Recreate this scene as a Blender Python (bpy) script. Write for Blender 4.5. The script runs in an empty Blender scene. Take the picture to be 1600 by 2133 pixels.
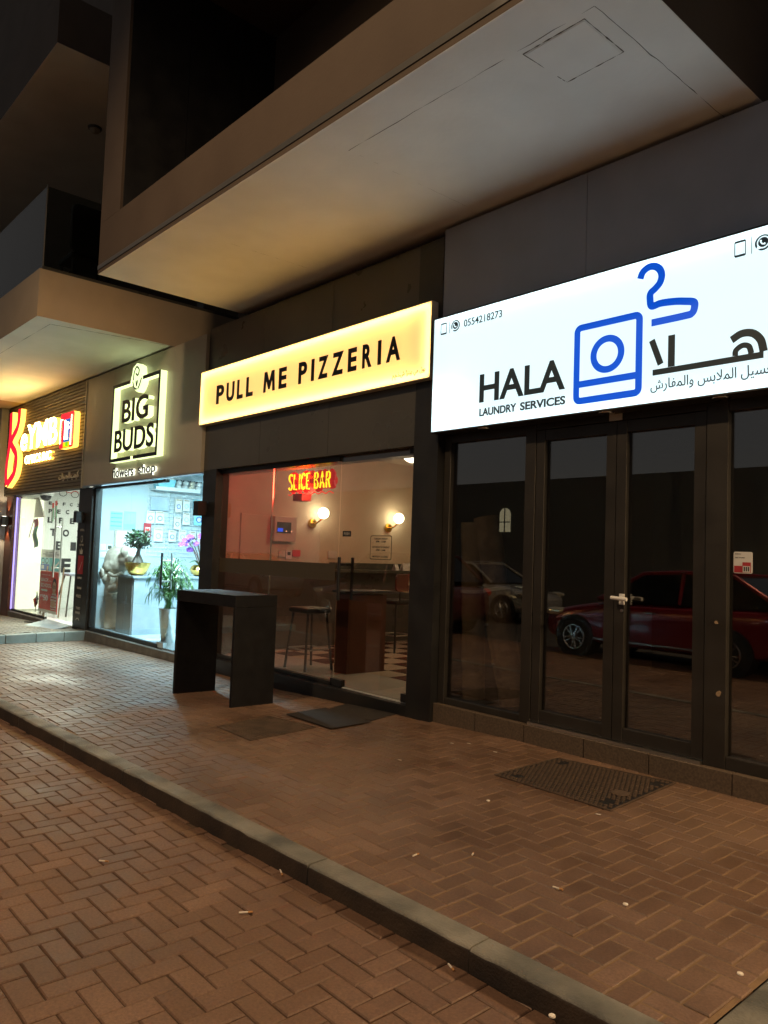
import bpy, bmesh, math, random
from mathutils import Vector, Matrix
random.seed(7)
scene = bpy.context.scene
COL = scene.collection
R = math.radians

# ------------------------------------------------------------------ camera, world, exposure
CAMROT = Matrix(((0.66640428, 0.01757395, 0.74538346),
                 (0.74476006, -0.06286393, -0.66436479),
                 (0.03518222, 0.99786737, -0.05498117)))
EYE = Vector((0.0, 0.0, 1.5)); FPX = 1590.53
cam = bpy.data.cameras.new("camera")
cam.sensor_fit = 'VERTICAL'; cam.sensor_height = 24.0
cam.lens = FPX / 2133.0 * 24.0
cam.clip_start = 0.05; cam.clip_end = 400
cam_ob = bpy.data.objects.new("camera", cam); COL.objects.link(cam_ob)
cam_ob.matrix_world = Matrix.Translation(EYE) @ CAMROT.to_4x4()
scene.camera = cam_ob

world = bpy.data.worlds.new("World"); scene.world = world; world.use_nodes = True
wn = world.node_tree
sky = wn.nodes.new("ShaderNodeTexSky"); sky.sky_type = 'NISHITA'; sky.sun_disc = False
sky.sun_elevation = R(-4); sky.sun_rotation = R(200)
glow = wn.nodes.new("ShaderNodeMix"); glow.data_type = 'RGBA'; glow.blend_type = 'ADD'; glow.inputs[0].default_value = 1.0
glow.inputs[7].default_value = (.8, .76, .74, 1)           # the glow of the town on the night sky
wn.links.new(sky.outputs[0], glow.inputs[6]); wn.links.new(glow.outputs[2], wn.nodes["Background"].inputs[0])
wn.nodes["Background"].inputs[1].default_value = 0.1

scene.view_settings.view_transform = 'Standard'
scene.view_settings.look = 'None'
scene.view_settings.exposure = 0.3
scene.view_settings.gamma = 1.0
cy = scene.cycles
cy.use_denoising = True
try: cy.denoiser = 'OPENIMAGEDENOISE'
except Exception: pass
cy.max_bounces = 10; cy.transparent_max_bounces = 40; cy.glossy_bounces = 5; cy.diffuse_bounces = 5
cy.sample_clamp_indirect = 20.0
cy.caustics_reflective = False; cy.caustics_refractive = False
cy.blur_glossy = 0.5

# ------------------------------------------------------------------ measuring: photo pixel -> point at a known distance
def ray(px, py):
    return CAMROT @ Vector((px - 800.0, -(py - 1066.5), -FPX)).normalized()
def PY(px, py, y):
    r = ray(px, py); return EYE + r * (y / r.y)
def PX(px, py, x):
    r = ray(px, py); return EYE + r * (x / r.x)
def PZ(px, py, z):
    r = ray(px, py); return EYE + r * ((z - EYE.z) / r.z)
def lerp_table(t, x):
    if x <= t[0][0]: return t[0][1]
    for (a, b), (c, d) in zip(t, t[1:]):
        if x <= c: return b + (d - b) * (x - a) / (c - a)
    return t[-1][1]
FALL = [(-14.5, -.205), (-13.7, -.195), (-10.2, -.14), (-7.5, -.118), (-5.2, -.035), (-4.0, 0.0)]
def ground(x, y):                                   # the pavement falls away to the left along the shopfronts
    k = max(0.0, min(1.0, (y - 2.3) / 2.9))
    return lerp_table(FALL, x) * k

# ------------------------------------------------------------------ materials
def nodes_of(name):
    m = bpy.data.materials.new(name); m.use_nodes = True
    return m, m.node_tree.nodes, m.node_tree.links
def pmat(name, col, rough=.6, metal=0.0, col2=None, scale=6.0, bump=0.0, bscale=60.0, spec=.5, rvar=0.0, coat=0.0, detail=6.0, lo=.35, hi=.65):
    m, n, l = nodes_of(name); b = n["Principled BSDF"]
    b.inputs["Base Color"].default_value = (*col, 1); b.inputs["Roughness"].default_value = rough
    b.inputs["Metallic"].default_value = metal; b.inputs["Specular IOR Level"].default_value = spec
    b.inputs["Coat Weight"].default_value = coat
    if col2 or bump or rvar:
        tc = n.new("ShaderNodeTexCoord")
    if col2:
        t = n.new("ShaderNodeTexNoise"); t.inputs["Scale"].default_value = scale; t.inputs["Detail"].default_value = detail
        r = n.new("ShaderNodeValToRGB"); r.color_ramp.elements[0].position = lo; r.color_ramp.elements[1].position = hi
        r.color_ramp.elements[0].color = (*col, 1); r.color_ramp.elements[1].color = (*col2, 1)
        l.new(tc.outputs["Object"], t.inputs["Vector"]); l.new(t.outputs["Fac"], r.inputs[0]); l.new(r.outputs[0], b.inputs["Base Color"])
    if rvar:
        t3 = n.new("ShaderNodeTexNoise"); t3.inputs["Scale"].default_value = scale * 1.7; t3.inputs["Detail"].default_value = 5
        mr = n.new("ShaderNodeMapRange"); mr.inputs["To Min"].default_value = max(.02, rough - rvar); mr.inputs["To Max"].default_value = min(1, rough + rvar)
        mr.inputs["From Min"].default_value = .3; mr.inputs["From Max"].default_value = .7
        l.new(tc.outputs["Object"], t3.inputs["Vector"]); l.new(t3.outputs["Fac"], mr.inputs["Value"]); l.new(mr.outputs[0], b.inputs["Roughness"])
    if bump:
        t2 = n.new("ShaderNodeTexNoise"); t2.inputs["Scale"].default_value = bscale; t2.inputs["Detail"].default_value = 8
        bp = n.new("ShaderNodeBump"); bp.inputs["Strength"].default_value = bump; bp.inputs["Distance"].default_value = .01
        l.new(tc.outputs["Object"], t2.inputs["Vector"]); l.new(t2.outputs["Fac"], bp.inputs["Height"]); l.new(bp.outputs[0], b.inputs["Normal"])
    return m
def emat(name, col, s):
    m, n, l = nodes_of(name); b = n["Principled BSDF"]
    b.inputs["Base Color"].default_value = (*[min(.8, c) for c in col], 1)
    b.inputs["Emission Color"].default_value = (*col, 1); b.inputs["Emission Strength"].default_value = s
    b.inputs["Roughness"].default_value = .4
    return m
def glass(name, tint=(1, 1, 1), base=0.0, gain=1.0, rough=0.0):
    m, n, l = nodes_of(name); n.remove(n["Principled BSDF"])
    t = n.new("ShaderNodeBsdfTransparent"); t.inputs[0].default_value = (*tint, 1)
    g = n.new("ShaderNodeBsdfGlossy"); g.inputs["Roughness"].default_value = rough
    f = n.new("ShaderNodeFresnel"); ge = n.new("ShaderNodeNewGeometry")       # both faces of the pane reflect alike
    io = n.new("ShaderNodeMapRange"); io.inputs["To Min"].default_value = 1.5; io.inputs["To Max"].default_value = 1 / 1.5
    l.new(ge.outputs["Backfacing"], io.inputs["Value"]); l.new(io.outputs[0], f.inputs[0])
    ma = n.new("ShaderNodeMath"); ma.operation = 'MULTIPLY_ADD'; ma.inputs[1].default_value = gain; ma.inputs[2].default_value = base
    ma.use_clamp = True
    mx = n.new("ShaderNodeMixShader")
    l.new(f.outputs[0], ma.inputs[0]); l.new(ma.outputs[0], mx.inputs[0]); l.new(t.outputs[0], mx.inputs[1]); l.new(g.outputs[0], mx.inputs[2])
    l.new(mx.outputs[0], n["Material Output"].inputs[0])
    return m
def opal(name, col, emit, trans):                   # backlit acrylic: an even glow plus what the lamps behind it push through
    m, n, l = nodes_of(name); n.remove(n["Principled BSDF"])
    e = n.new("ShaderNodeEmission"); e.inputs[0].default_value = (*col, 1); e.inputs[1].default_value = emit
    tr = n.new("ShaderNodeBsdfTranslucent"); tr.inputs[0].default_value = (*trans, 1)
    g = n.new("ShaderNodeBsdfGlossy"); g.inputs[1].default_value = .25
    a = n.new("ShaderNodeAddShader"); mx = n.new("ShaderNodeMixShader"); mx.inputs[0].default_value = .03
    l.new(tr.outputs[0], mx.inputs[1]); l.new(g.outputs[0], mx.inputs[2])
    l.new(e.outputs[0], a.inputs[0]); l.new(mx.outputs[0], a.inputs[1]); l.new(a.outputs[0], n["Material Output"].inputs[0])
    return m
def paver_mat(name, c1, c2, stain, rough, dust=None):
    m, n, l = nodes_of(name); b = n["Principled BSDF"]
    at = n.new("ShaderNodeAttribute"); at.attribute_name = "tone"
    r = n.new("ShaderNodeValToRGB"); r.color_ramp.elements[0].color = (*c1, 1); r.color_ramp.elements[1].color = (*c2, 1)
    l.new(at.outputs["Fac"], r.inputs[0])
    tc = n.new("ShaderNodeTexCoord")
    t = n.new("ShaderNodeTexNoise"); t.inputs["Scale"].default_value = 1.3; t.inputs["Detail"].default_value = 9; t.inputs["Roughness"].default_value = .65
    r2 = n.new("ShaderNodeValToRGB"); r2.color_ramp.elements[0].position = .38; r2.color_ramp.elements[1].position = .68
    r2.color_ramp.elements[0].color = (*stain, 1); r2.color_ramp.elements[1].color = (1, 1, 1, 1)
    l.new(tc.outputs["Object"], t.inputs["Vector"]); l.new(t.outputs["Fac"], r2.inputs[0])
    mx = n.new("ShaderNodeMix"); mx.data_type = 'RGBA'; mx.blend_type = 'MULTIPLY'; mx.inputs[0].default_value = 1
    l.new(r.outputs[0], mx.inputs[6]); l.new(r2.outputs[0], mx.inputs[7])
    f = n.new("ShaderNodeTexNoise"); f.inputs["Scale"].default_value = 85; f.inputs["Detail"].default_value = 8; f.inputs["Roughness"].default_value = .75
    r3 = n.new("ShaderNodeValToRGB"); r3.color_ramp.elements[0].position = .3; r3.color_ramp.elements[1].position = .7
    r3.color_ramp.elements[0].color = (.55, .54, .53, 1); r3.color_ramp.elements[1].color = (1.25, 1.22, 1.18, 1)
    l.new(tc.outputs["Object"], f.inputs["Vector"]); l.new(f.outputs["Fac"], r3.inputs[0])
    mx2 = n.new("ShaderNodeMix"); mx2.data_type = 'RGBA'; mx2.blend_type = 'MULTIPLY'; mx2.inputs[0].default_value = 1
    l.new(mx.outputs[2], mx2.inputs[6]); l.new(r3.outputs[0], mx2.inputs[7])
    out = mx2.outputs[2]
    if dust:
        t4 = n.new("ShaderNodeTexNoise"); t4.inputs["Scale"].default_value = .55; t4.inputs["Detail"].default_value = 7
        mr = n.new("ShaderNodeMapRange"); mr.inputs["From Min"].default_value = .5; mr.inputs["From Max"].default_value = .72; mr.inputs["To Max"].default_value = .55
        l.new(tc.outputs["Object"], t4.inputs["Vector"]); l.new(t4.outputs["Fac"], mr.inputs["Value"])
        mx3 = n.new("ShaderNodeMix"); mx3.data_type = 'RGBA'; mx3.inputs[7].default_value = (*dust, 1)
        l.new(mr.outputs[0], mx3.inputs[0]); l.new(out, mx3.inputs[6]); out = mx3.outputs[2]
    l.new(out, b.inputs["Base Color"])
    mr2 = n.new("ShaderNodeMapRange"); mr2.inputs["From Min"].default_value = .35; mr2.inputs["From Max"].default_value = .65
    mr2.inputs["To Min"].default_value = rough - .12; mr2.inputs["To Max"].default_value = rough + .14
    l.new(t.outputs["Fac"], mr2.inputs["Value"]); l.new(mr2.outputs[0], b.inputs["Roughness"])
    bp = n.new("ShaderNodeBump"); bp.inputs["Strength"].default_value = .35; bp.inputs["Distance"].default_value = .004
    l.new(f.outputs["Fac"], bp.inputs["Height"]); l.new(bp.outputs[0], b.inputs["Normal"])
    return m
def checker(name, c1, c2, size, off=(0, 0)):
    m, n, l = nodes_of(name); b = n["Principled BSDF"]
    tc = n.new("ShaderNodeTexCoord"); ck = n.new("ShaderNodeTexChecker"); ck.inputs["Scale"].default_value = 1.0 / size
    ck.inputs["Color1"].default_value = (*c1, 1); ck.inputs["Color2"].default_value = (*c2, 1)
    l.new(tc.outputs["Object"], ck.inputs["Vector"]); l.new(ck.outputs[0], b.inputs["Base Color"]); b.inputs["Roughness"].default_value = .25
    return m

M = {}
M['paver_walk'] = paver_mat("walk paver", (.18, .107, .068), (.245, .15, .1), (.55, .52, .48), .5, dust=(.19, .13, .09))
M['paver_road'] = paver_mat("road paver", (.2, .115, .072), (.26, .155, .102), (.62, .58, .54), .56)
M['paver_grey'] = paver_mat("grey paver", (.2, .18, .15), (.27, .24, .2), (.65, .63, .6), .55)
M['sand'] = pmat("joint sand", (.24, .15, .075), .95, col2=(.16, .1, .055), scale=9, bump=.4, bscale=250)
M['joint_dark'] = pmat("dark joint", (.075, .046, .028), .95, col2=(.11, .068, .038), scale=5, bump=.3, bscale=250)
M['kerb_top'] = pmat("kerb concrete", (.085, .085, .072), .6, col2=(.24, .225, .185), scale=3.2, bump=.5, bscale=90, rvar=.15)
M['kerb_face'] = pmat("kerb dark face", (.02, .015, .012), .6, col2=(.05, .034, .022), scale=4, bump=.4, bscale=80)  # road-side face, darker than the kerb top
M['kerb_grey'] = pmat("step kerb", (.3, .31, .28), .65, col2=(.22, .23, .2), scale=4, bump=.3, bscale=90)
M['asphalt'] = pmat("asphalt", (.05, .045, .04), .85, col2=(.065, .058, .05), scale=3, bump=.4, bscale=200)
M['plaster'] = pmat("white plaster", (.86, .86, .84), .8, col2=(.78, .78, .76), scale=1.6, bump=.15, bscale=25)
M['plaster_tan'] = pmat("tan plaster", (.5, .4, .28), .8, col2=(.44, .35, .24), scale=1.4, bump=.12, bscale=30)
M['plaster_brown'] = pmat("brown plaster", (.085, .06, .042), .8, col2=(.07, .048, .033), scale=1.4, bump=.12, bscale=30)
M['seam'] = pmat("dark seam", (.07, .065, .055), .9)
M['clad_dark'] = pmat("dark cladding", (.06, .058, .05), .32, col2=(.078, .074, .064), scale=1.2, rvar=.08)
M['clad_grey'] = pmat("slate grey wall", (.36, .4, .48), .6, col2=(.31, .35, .42), scale=2, bump=.08, bscale=40)
M['clad_beige'] = pmat("taupe aluminium panel", (.46, .42, .34), .42, col2=(.41, .37, .3), scale=1.5, metal=.1, rvar=.07)
M['black_clad'] = pmat("black cladding", (.012, .012, .013), .4, col2=(.02, .02, .02), scale=3, rvar=.1)
M['slat'] = pmat("dark slat", (.17, .145, .11), .5, col2=(.13, .11, .085), scale=3)
M['slat_gap'] = pmat("slat gap", (.012, .01, .008), .8)
M['frame_bronze'] = pmat("bronze aluminium", (.04, .036, .031), .42, metal=.3, col2=(.031, .028, .024), scale=2.5, rvar=.1)
M['frame_black'] = pmat("black frame", (.014, .013, .012), .42, col2=(.022, .02, .018), scale=4)
M['granite'] = pmat("brown granite", (.13, .095, .065), .55, col2=(.08, .058, .04), scale=60, bump=.15, bscale=120, detail=3)
M['plinth_grey'] = pmat("grey plinth", (.2, .19, .17), .6, col2=(.14, .13, .115), scale=7, bump=.3, bscale=90)
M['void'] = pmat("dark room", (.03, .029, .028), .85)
M['steel'] = pmat("brushed steel", (.62, .62, .6), .28, metal=1.0)
M['chrome'] = pmat("polished steel", (.72, .72, .7), .14, metal=1.0, rvar=.05)
M['gold'] = pmat("brass gold", (.72, .46, .12), .2, metal=1.0, rvar=.06)
M['black'] = pmat("black", (.013, .013, .014), .45)
M['black_soft'] = pmat("black leather", (.016, .014, .013), .35, bump=.3, bscale=90)
M['table_black'] = pmat("black laminate", (.006, .006, .008), .55, col2=(.01, .01, .012), scale=8, rvar=.1, spec=.3)
M['rubber'] = pmat("rubber mat", (.014, .01, .008), .9, col2=(.022, .015, .011), scale=8, bump=.6, bscale=180)
M['iron'] = pmat("cast iron", (.12, .08, .055), .65, col2=(.08, .056, .039), scale=20, metal=.2, bump=.4, bscale=150)
M['iron_dusty'] = pmat("dusty iron", (.13, .085, .055), .8, col2=(.07, .048, .032), scale=6, bump=.5, bscale=150)
M['white'] = pmat("white paint", (.78, .78, .76), .5)
M['offwhite'] = pmat("off white", (.66, .62, .54), .6, col2=(.6, .56, .48), scale=3)
M['paper'] = pmat("paper", (.66, .66, .64), .7)
M['ink'] = pmat("ink", (.02, .022, .025), .6)
M['red'] = pmat("red print", (.7, .045, .03), .5)
M['crimson'] = pmat("crimson print", (.4, .03, .04), .5)
M['teal'] = pmat("teal print", (.05, .42, .44), .5)
M['sky_blue'] = pmat("light blue print", (.25, .62, .72), .5)
M['blue'] = pmat("blue print", (.03, .1, .4), .5)
M['green'] = pmat("green print", (.01, .3, .1), .5)
M['skin'] = pmat("printed skin", (.6, .36, .24), .6)
M['room_white'] = pmat("white wall", (.74, .75, .74), .7, col2=(.7, .71, .7), scale=2, bump=.05, bscale=40)
M['room_blue'] = pmat("cool white wall", (.46, .53, .56), .7, col2=(.42, .49, .52), scale=2, bump=.05, bscale=40)
M['room_cream'] = pmat("cream wall", (.66, .57, .42), .75, col2=(.6, .52, .38), scale=3, bump=.18, bscale=60)
M['tile_white'] = pmat("white floor", (.6, .6, .58), .2, col2=(.54, .55, .53), scale=2)
M['marble'] = pmat("pale marble", (.3, .37, .42), .25, col2=(.4, .46, .5), scale=2.2, detail=10, lo=.42, hi=.6)
M['counter_grey'] = pmat("grey counter end", (.18, .18, .175), .3, col2=(.22, .215, .2), scale=2)
M['plush'] = pmat("beige plush", (.5, .42, .33), .95, col2=(.42, .35, .27), scale=14, bump=.9, bscale=70)
M['plush_pale'] = pmat("pale plush", (.62, .55, .45), .95, bump=.9, bscale=70)
M['leaf_dark'] = pmat("dark leaf", (.018, .045, .018), .4, col2=(.03, .075, .025), scale=30)
M['leaf_palm'] = pmat("palm leaf", (.05, .17, .03), .45, col2=(.12, .28, .06), scale=8)
M['leaf_orchid'] = pmat("orchid leaf", (.04, .13, .04), .4)
M['bark'] = pmat("grey bark", (.22, .2, .17), .8, col2=(.14, .12, .1), scale=12, bump=.5, bscale=40)
M['petal'] = pmat("purple petal", (.26, .06, .5), .5, col2=(.36, .12, .62), scale=25)
M['wood'] = pmat("reddish wood", (.12, .035, .02), .4, col2=(.085, .025, .015), scale=5)
M['stone_dark'] = pmat("dark green stone", (.05, .055, .045), .3, col2=(.09, .1, .08), scale=14)
M['band'] = pmat("frosted brown film", (.075, .058, .036), .4)
M['alloy'] = pmat("alloy", (.6, .6, .6), .25, metal=1.0)
M['tyre'] = pmat("tyre", (.012, .012, .012), .8)
M['car_red'] = pmat("dark red car paint", (.17, .008, .016), .25, metal=.3, coat=1.0)
M['car_white'] = pmat("white car paint", (.34, .34, .33), .25, coat=1.0)
M['car_grey'] = pmat("dark maroon car paint", (.11, .03, .03), .25, metal=.3, coat=1.0)
M['car_glass'] = pmat("car window", (.01, .012, .014), .05)
M['head_glass'] = pmat("headlamp", (.8, .75, .6), .1, metal=.7)
M['tail_glass'] = pmat("tail lamp", (.5, .01, .01), .15)
M['carpet'] = pmat("rolled carpet", (.36, .26, .16), .9, col2=(.27, .19, .115), scale=9, bump=.5, bscale=80)
M['carpet_b'] = pmat("patterned carpet roll", (.33, .24, .16), .9, col2=(.16, .1, .07), scale=7, bump=.5, bscale=80, detail=10)
M['wrap'] = pmat("plastic wrap", (.4, .33, .25), .25, bump=1.0, bscale=14)
M['curtain'] = pmat("white wall sheet", (.76, .78, .76), .75, col2=(.7, .73, .71), scale=3)
M['butt'] = pmat("cigarette paper", (.75, .68, .58), .8)
M['filter'] = pmat("cigarette filter", (.5, .25, .09), .8)
M['villa'] = pmat("villa render", (.2, .19, .17), .9)
M['glass_clear'] = glass("clear glass", (.93, .97, .95), 0.0, .9)
M['glass_pizza'] = glass("smoked glass", (.8, .78, .74), .05, 1.3)
M['glass_dark'] = glass("tinted glass", (.74, .74, .72), .12, 1.7)
M['glass_rail'] = glass("railing glass", (.6, .62, .6), .01, .8)

# emitters (lit signs and lamps only)
M['em_gold'] = opal("gold sign acrylic", (1.0, .66, .29), .38, (.85, .68, .4))
M['em_white'] = opal("white sign acrylic", (.8, .95, .99), .5, (.78, .87, .88))
M['led_warm'] = emat("warm led strip", (1.0, .9, .62), 22.0)
M['led_cool'] = emat("cool led strip", (.84, .97, 1.0), 24.0)
M['em_blue'] = emat("lit blue vinyl", (.0, .06, .46), 1.0)
M['vinyl'] = emat("dark vinyl", (.016, .024, .026), .4)
M['halo'] = emat("lit letter side", (.82, 1.0, .5), 1.15)
M['halo_white'] = emat("white letter glow", (.95, 1.0, .8), 1.0)
M['letter_black'] = pmat("black letter face", (.008, .008, .01), .4)
M['em_letter'] = emat("white lit letter", (1.0, .7, .28), 20.0)
M['em_yellow'] = emat("yellow lit side", (1.0, .5, .07), 2.8)
M['em_red'] = emat("red lit face", (.8, .004, .03), 1.0)
M['em_icon_blue'] = emat("blue lit face", (.0, .1, .42), 1.0)
M['em_icon_yel'] = emat("yellow lit face", (1.0, .65, .0), 1.0)
M['em_icon_grn'] = emat("green lit face", (.2, .6, .0), 1.0)
M['neon_yel'] = emat("yellow neon", (1.0, .72, .02), 2.2)
M['neon_red'] = emat("red neon", (1.0, .02, .015), 1.6)
M['neon_back'] = emat("red lit backing", (.62, .006, .006), .8)
M['globe'] = emat("lit opal globe", (1.0, .86, .6), 22.0)
M['globe_ceiling'] = emat("lit ceiling globe", (1.0, .93, .78), 5.0)
M['panel_cool'] = emat("cool ceiling panel", (.72, .93, 1.0), 10.0)
M['panel_warm'] = emat("bright ceiling panel", (.95, 1.0, .88), 9.0)
M['strip_cream'] = emat("lit cream light box", (1.0, .96, .66), 1.1)
M['strip_violet'] = emat("violet led edge", (.42, .34, 1.0), 1.0)
M['screen_blue'] = emat("blue display", (.02, .1, 1.0), 1.2)
M['dot_light'] = emat("small indicator", (1.0, .5, .3), 1.5)
M['bulb'] = emat("small lit bulb", (1.0, .95, .75), 6.0)
M['window_lit'] = emat("lit window", (1.0, .88, .55), .45)
M['street_bulb'] = emat("street lamp glass", (1.0, .7, .38), 8.0)

# ------------------------------------------------------------------ mesh helpers
WLOC = {}
def tag(o, label=None, cat=None, group=None, kind=None):
    if label: o['label'] = label
    if cat: o['category'] = cat
    if group: o['group'] = group
    if kind: o['kind'] = kind
    return o
def thing(name, label, cat, loc=(0, 0, 0), group=None):
    o = bpy.data.objects.new(name, None); COL.objects.link(o); o.location = loc; o.empty_display_size = .1
    WLOC[o.name] = Vector(loc)
    return tag(o, label, cat, group)
class MB:
    def __init__(s): s.v = []; s.f = []; s.m = []
    def add(s, vs, fs, mi=0):
        b = len(s.v); s.v += [Vector(v) for v in vs]; s.f += [tuple(i + b for i in f) for f in fs]; s.m += [mi] * len(fs); return s
    def box(s, x0, x1, y0, y1, z0, z1, mi=0):
        v = [(x, y, z) for z in (z0, z1) for y in (y0, y1) for x in (x0, x1)]
        return s.add(v, [(0, 2, 3, 1), (4, 5, 7, 6), (0, 1, 5, 4), (2, 6, 7, 3), (0, 4, 6, 2), (1, 3, 7, 5)], mi)
    def hexa(s, lo, hi, mi=0):                     # 4 bottom points, 4 top points, same order
        return s.add(list(lo) + list(hi), [(3, 2, 1, 0), (4, 5, 6, 7), (0, 1, 5, 4), (1, 2, 6, 5), (2, 3, 7, 6), (3, 0, 4, 7)], mi)
    def tube(s, pts, r, n=10, mi=0, cap=True, closed=False):
        pts = [Vector(p) for p in pts]; N = len(pts); rs = r if isinstance(r, (list, tuple)) else [r] * N
        vs = []; up = None
        for i, p in enumerate(pts):
            if closed: t = pts[(i + 1) % N] - pts[i - 1]
            else: t = pts[min(i + 1, N - 1)] - pts[max(i - 1, 0)]
            t.normalize()
            if up is None:
                up = Vector((0, 0, 1)) if abs(t.z) < .9 else Vector((1, 0, 0))
            a = up - t * up.dot(t)
            if a.length < 1e-5: a = t.orthogonal()
            a.normalize(); up = a; b = t.cross(a)
            for k in range(n):
                q = 2 * math.pi * k / n; vs.append(p + (a * math.cos(q) + b * math.sin(q)) * rs[i])
        fs = []
        for i in range(N if closed else N - 1):
            j = (i + 1) % N
            for k in range(n): fs.append((i * n + k, i * n + (k + 1) % n, j * n + (k + 1) % n, j * n + k))
        if cap and not closed: fs += [tuple(range(n - 1, -1, -1)), tuple((N - 1) * n + k for k in range(n))]
        return s.add(vs, fs, mi)
    def lathe(s, prof, c=(0, 0, 0), n=24, mi=0):   # prof: (radius, z)
        c = Vector(c); vs = []; fs = []
        for (r, z) in prof:
            for k in range(n):
                q = 2 * math.pi * k / n; vs.append(c + Vector((r * math.cos(q), r * math.sin(q), z)))
        for i in range(len(prof) - 1):
            for k in range(n): fs.append((i * n + k, i * n + (k + 1) % n, (i + 1) * n + (k + 1) % n, (i + 1) * n + k))
        fs += [tuple(range(n - 1, -1, -1)), tuple((len(prof) - 1) * n + k for k in range(n))]
        return s.add(vs, fs, mi)
    def ball(s, c, r, n=16, mi=0, jit=0):
        c = Vector(c); r = Vector(r) if not isinstance(r, (int, float)) else Vector((r, r, r)); h = max(4, n // 2)
        vs = [c + Vector((0, 0, -r.z))]; fs = []
        for i in range(1, h):
            t = math.pi * i / h - math.pi / 2
            for k in range(n):
                q = 2 * math.pi * k / n; vs.append(c + Vector((r.x * math.cos(t) * math.cos(q), r.y * math.cos(t) * math.sin(q), r.z * math.sin(t))))
        vs.append(c + Vector((0, 0, r.z))); T = len(vs) - 1
        for k in range(n):
            fs.append((0, 1 + (k + 1) % n, 1 + k)); fs.append((T, T - n + k, T - n + (k + 1) % n))
        for i in range(h - 2):
            for k in range(n):
                a = 1 + i * n; fs.append((a + k, a + (k + 1) % n, a + n + (k + 1) % n, a + n + k))
        return s.add(vs, fs, mi)
    def plane_map(s, fr, w):
        if fr == 'Y': return lambda u, v, d=0: (u, w - d, v)
        return lambda u, v, d=0: (w + d, u, v)
    def ribbon(s, pts, width, fr, w, th=.004, closed=False, mi=0):
        P = [Vector((p[0], p[1])) for p in pts]; N = len(P); L = []; Rr = []
        for i in range(N):
            a = P[i] - P[i - 1] if (closed or i) else None
            b = P[(i + 1) % N] - P[i] if (closed or i < N - 1) else None
            a = (a or b).normalized(); b = (b or a).normalized() if b else a
            na = Vector((-a.y, a.x)); nb = Vector((-b.y, b.x)); mm = na + nb
            if mm.length < 1e-4: mm = na
            mm.normalize(); k = width / 2 / max(.35, mm.dot(na))
            L.append(P[i] + mm * k); Rr.append(P[i] - mm * k)
        f = s.plane_map(fr, w); vs = []
        for l, r in zip(L, Rr): vs += [f(l.x, l.y), f(r.x, r.y), f(l.x, l.y, th), f(r.x, r.y, th)]
        fs = []
        for i in range(N if closed else N - 1):
            a = i * 4; b = ((i + 1) % N) * 4
            fs += [(a + 2, a + 3, b + 3, b + 2), (a, b, b + 1, a + 1), (a, a + 2, b + 2, b), (a + 1, b + 1, b + 3, a + 3)]
        if not closed:
            e = (N - 1) * 4; fs += [(0, 1, 3, 2), (e, e + 2, e + 3, e + 1)]
        return s.add(vs, fs, mi)
    def plate(s, u0, u1, v0, v1, fr, w, th=.003, mi=0):
        f = s.plane_map(fr, w)
        lo = [f(u0, v0), f(u1, v0), f(u1, v1), f(u0, v1)]; hi = [f(u0, v0, th), f(u1, v0, th), f(u1, v1, th), f(u0, v1, th)]
        return s.hexa(lo, hi, mi)
    def poly(s, pts, fr, w, th=.003, mi=0):
        f = s.plane_map(fr, w); n = len(pts)
        vs = [f(u, v) for u, v in pts] + [f(u, v, th) for u, v in pts]
        return s.add(vs, [tuple(range(n, 2 * n)), tuple(range(n - 1, -1, -1))] + [(i, (i + 1) % n, n + (i + 1) % n, n + i) for i in range(n)], mi)
    def disc(s, u, v, ru, rv, fr, w, th=.003, n=24, mi=0):
        return s.poly([(u + ru * math.cos(2 * math.pi * k / n), v + rv * math.sin(2 * math.pi * k / n)) for k in range(n)], fr, w, th, mi)
    def text(s, body, u0, u1, v0, v1, fr, w, th=.003, mi=0, bold=0.0, res=4):
        c = bpy.data.curves.new("t", 'FONT'); c.body = body; c.size = 1; c.extrude = .5; c.resolution_u = res; c.offset = bold
        o = bpy.data.objects.new("t", c); COL.objects.link(o)
        dg = bpy.context.evaluated_depsgraph_get(); me = bpy.data.meshes.new_from_object(o.evaluated_get(dg))
        vs = [v.co.copy() for v in me.vertices]; fs = [tuple(p.vertices) for p in me.polygons]
        bpy.data.objects.remove(o); bpy.data.curves.remove(c); bpy.data.meshes.remove(me)
        if not vs: return s
        xa = min(v.x for v in vs); xb = max(v.x for v in vs); ya = min(v.y for v in vs); yb = max(v.y for v in vs)
        f = s.plane_map(fr, w)
        out = [f(u0 + (v.x - xa) / max(1e-6, xb - xa) * (u1 - u0), v0 + (v.y - ya) / max(1e-6, yb - ya) * (v1 - v0), (v.z + .5) * th) for v in vs]
        return s.add(out, fs, mi)
    def build(s, name, mats, parent=None, smooth=False, bevel=0.0, seg=2, org=None, tone=None):
        if not isinstance(mats, (list, tuple)): mats = [mats]
        if parent is not None: off = WLOC[parent.name]
        elif org is not None: off = Vector(org)
        else:
            xs = [v.x for v in s.v]; ys = [v.y for v in s.v]; zs = [v.z for v in s.v]
            off = Vector(((min(xs) + max(xs)) / 2, (min(ys) + max(ys)) / 2, min(zs)))
        me = bpy.data.meshes.new(name)
        me.from_pydata([v - off for v in s.v], [], s.f)
        for m in mats: me.materials.append(M[m] if isinstance(m, str) else m)
        me.polygons.foreach_set("material_index", s.m)
        if smooth: me.polygons.foreach_set("use_smooth", [True] * len(me.polygons))
        if tone is not None:
            a = me.attributes.new("tone", 'FLOAT', 'POINT'); a.data.foreach_set("value", tone)
        me.update()
        bm = bmesh.new(); bm.from_mesh(me); bmesh.ops.recalc_face_normals(bm, faces=bm.faces); bm.to_mesh(me); bm.free()
        o = bpy.data.objects.new(name, me); COL.objects.link(o)
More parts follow.
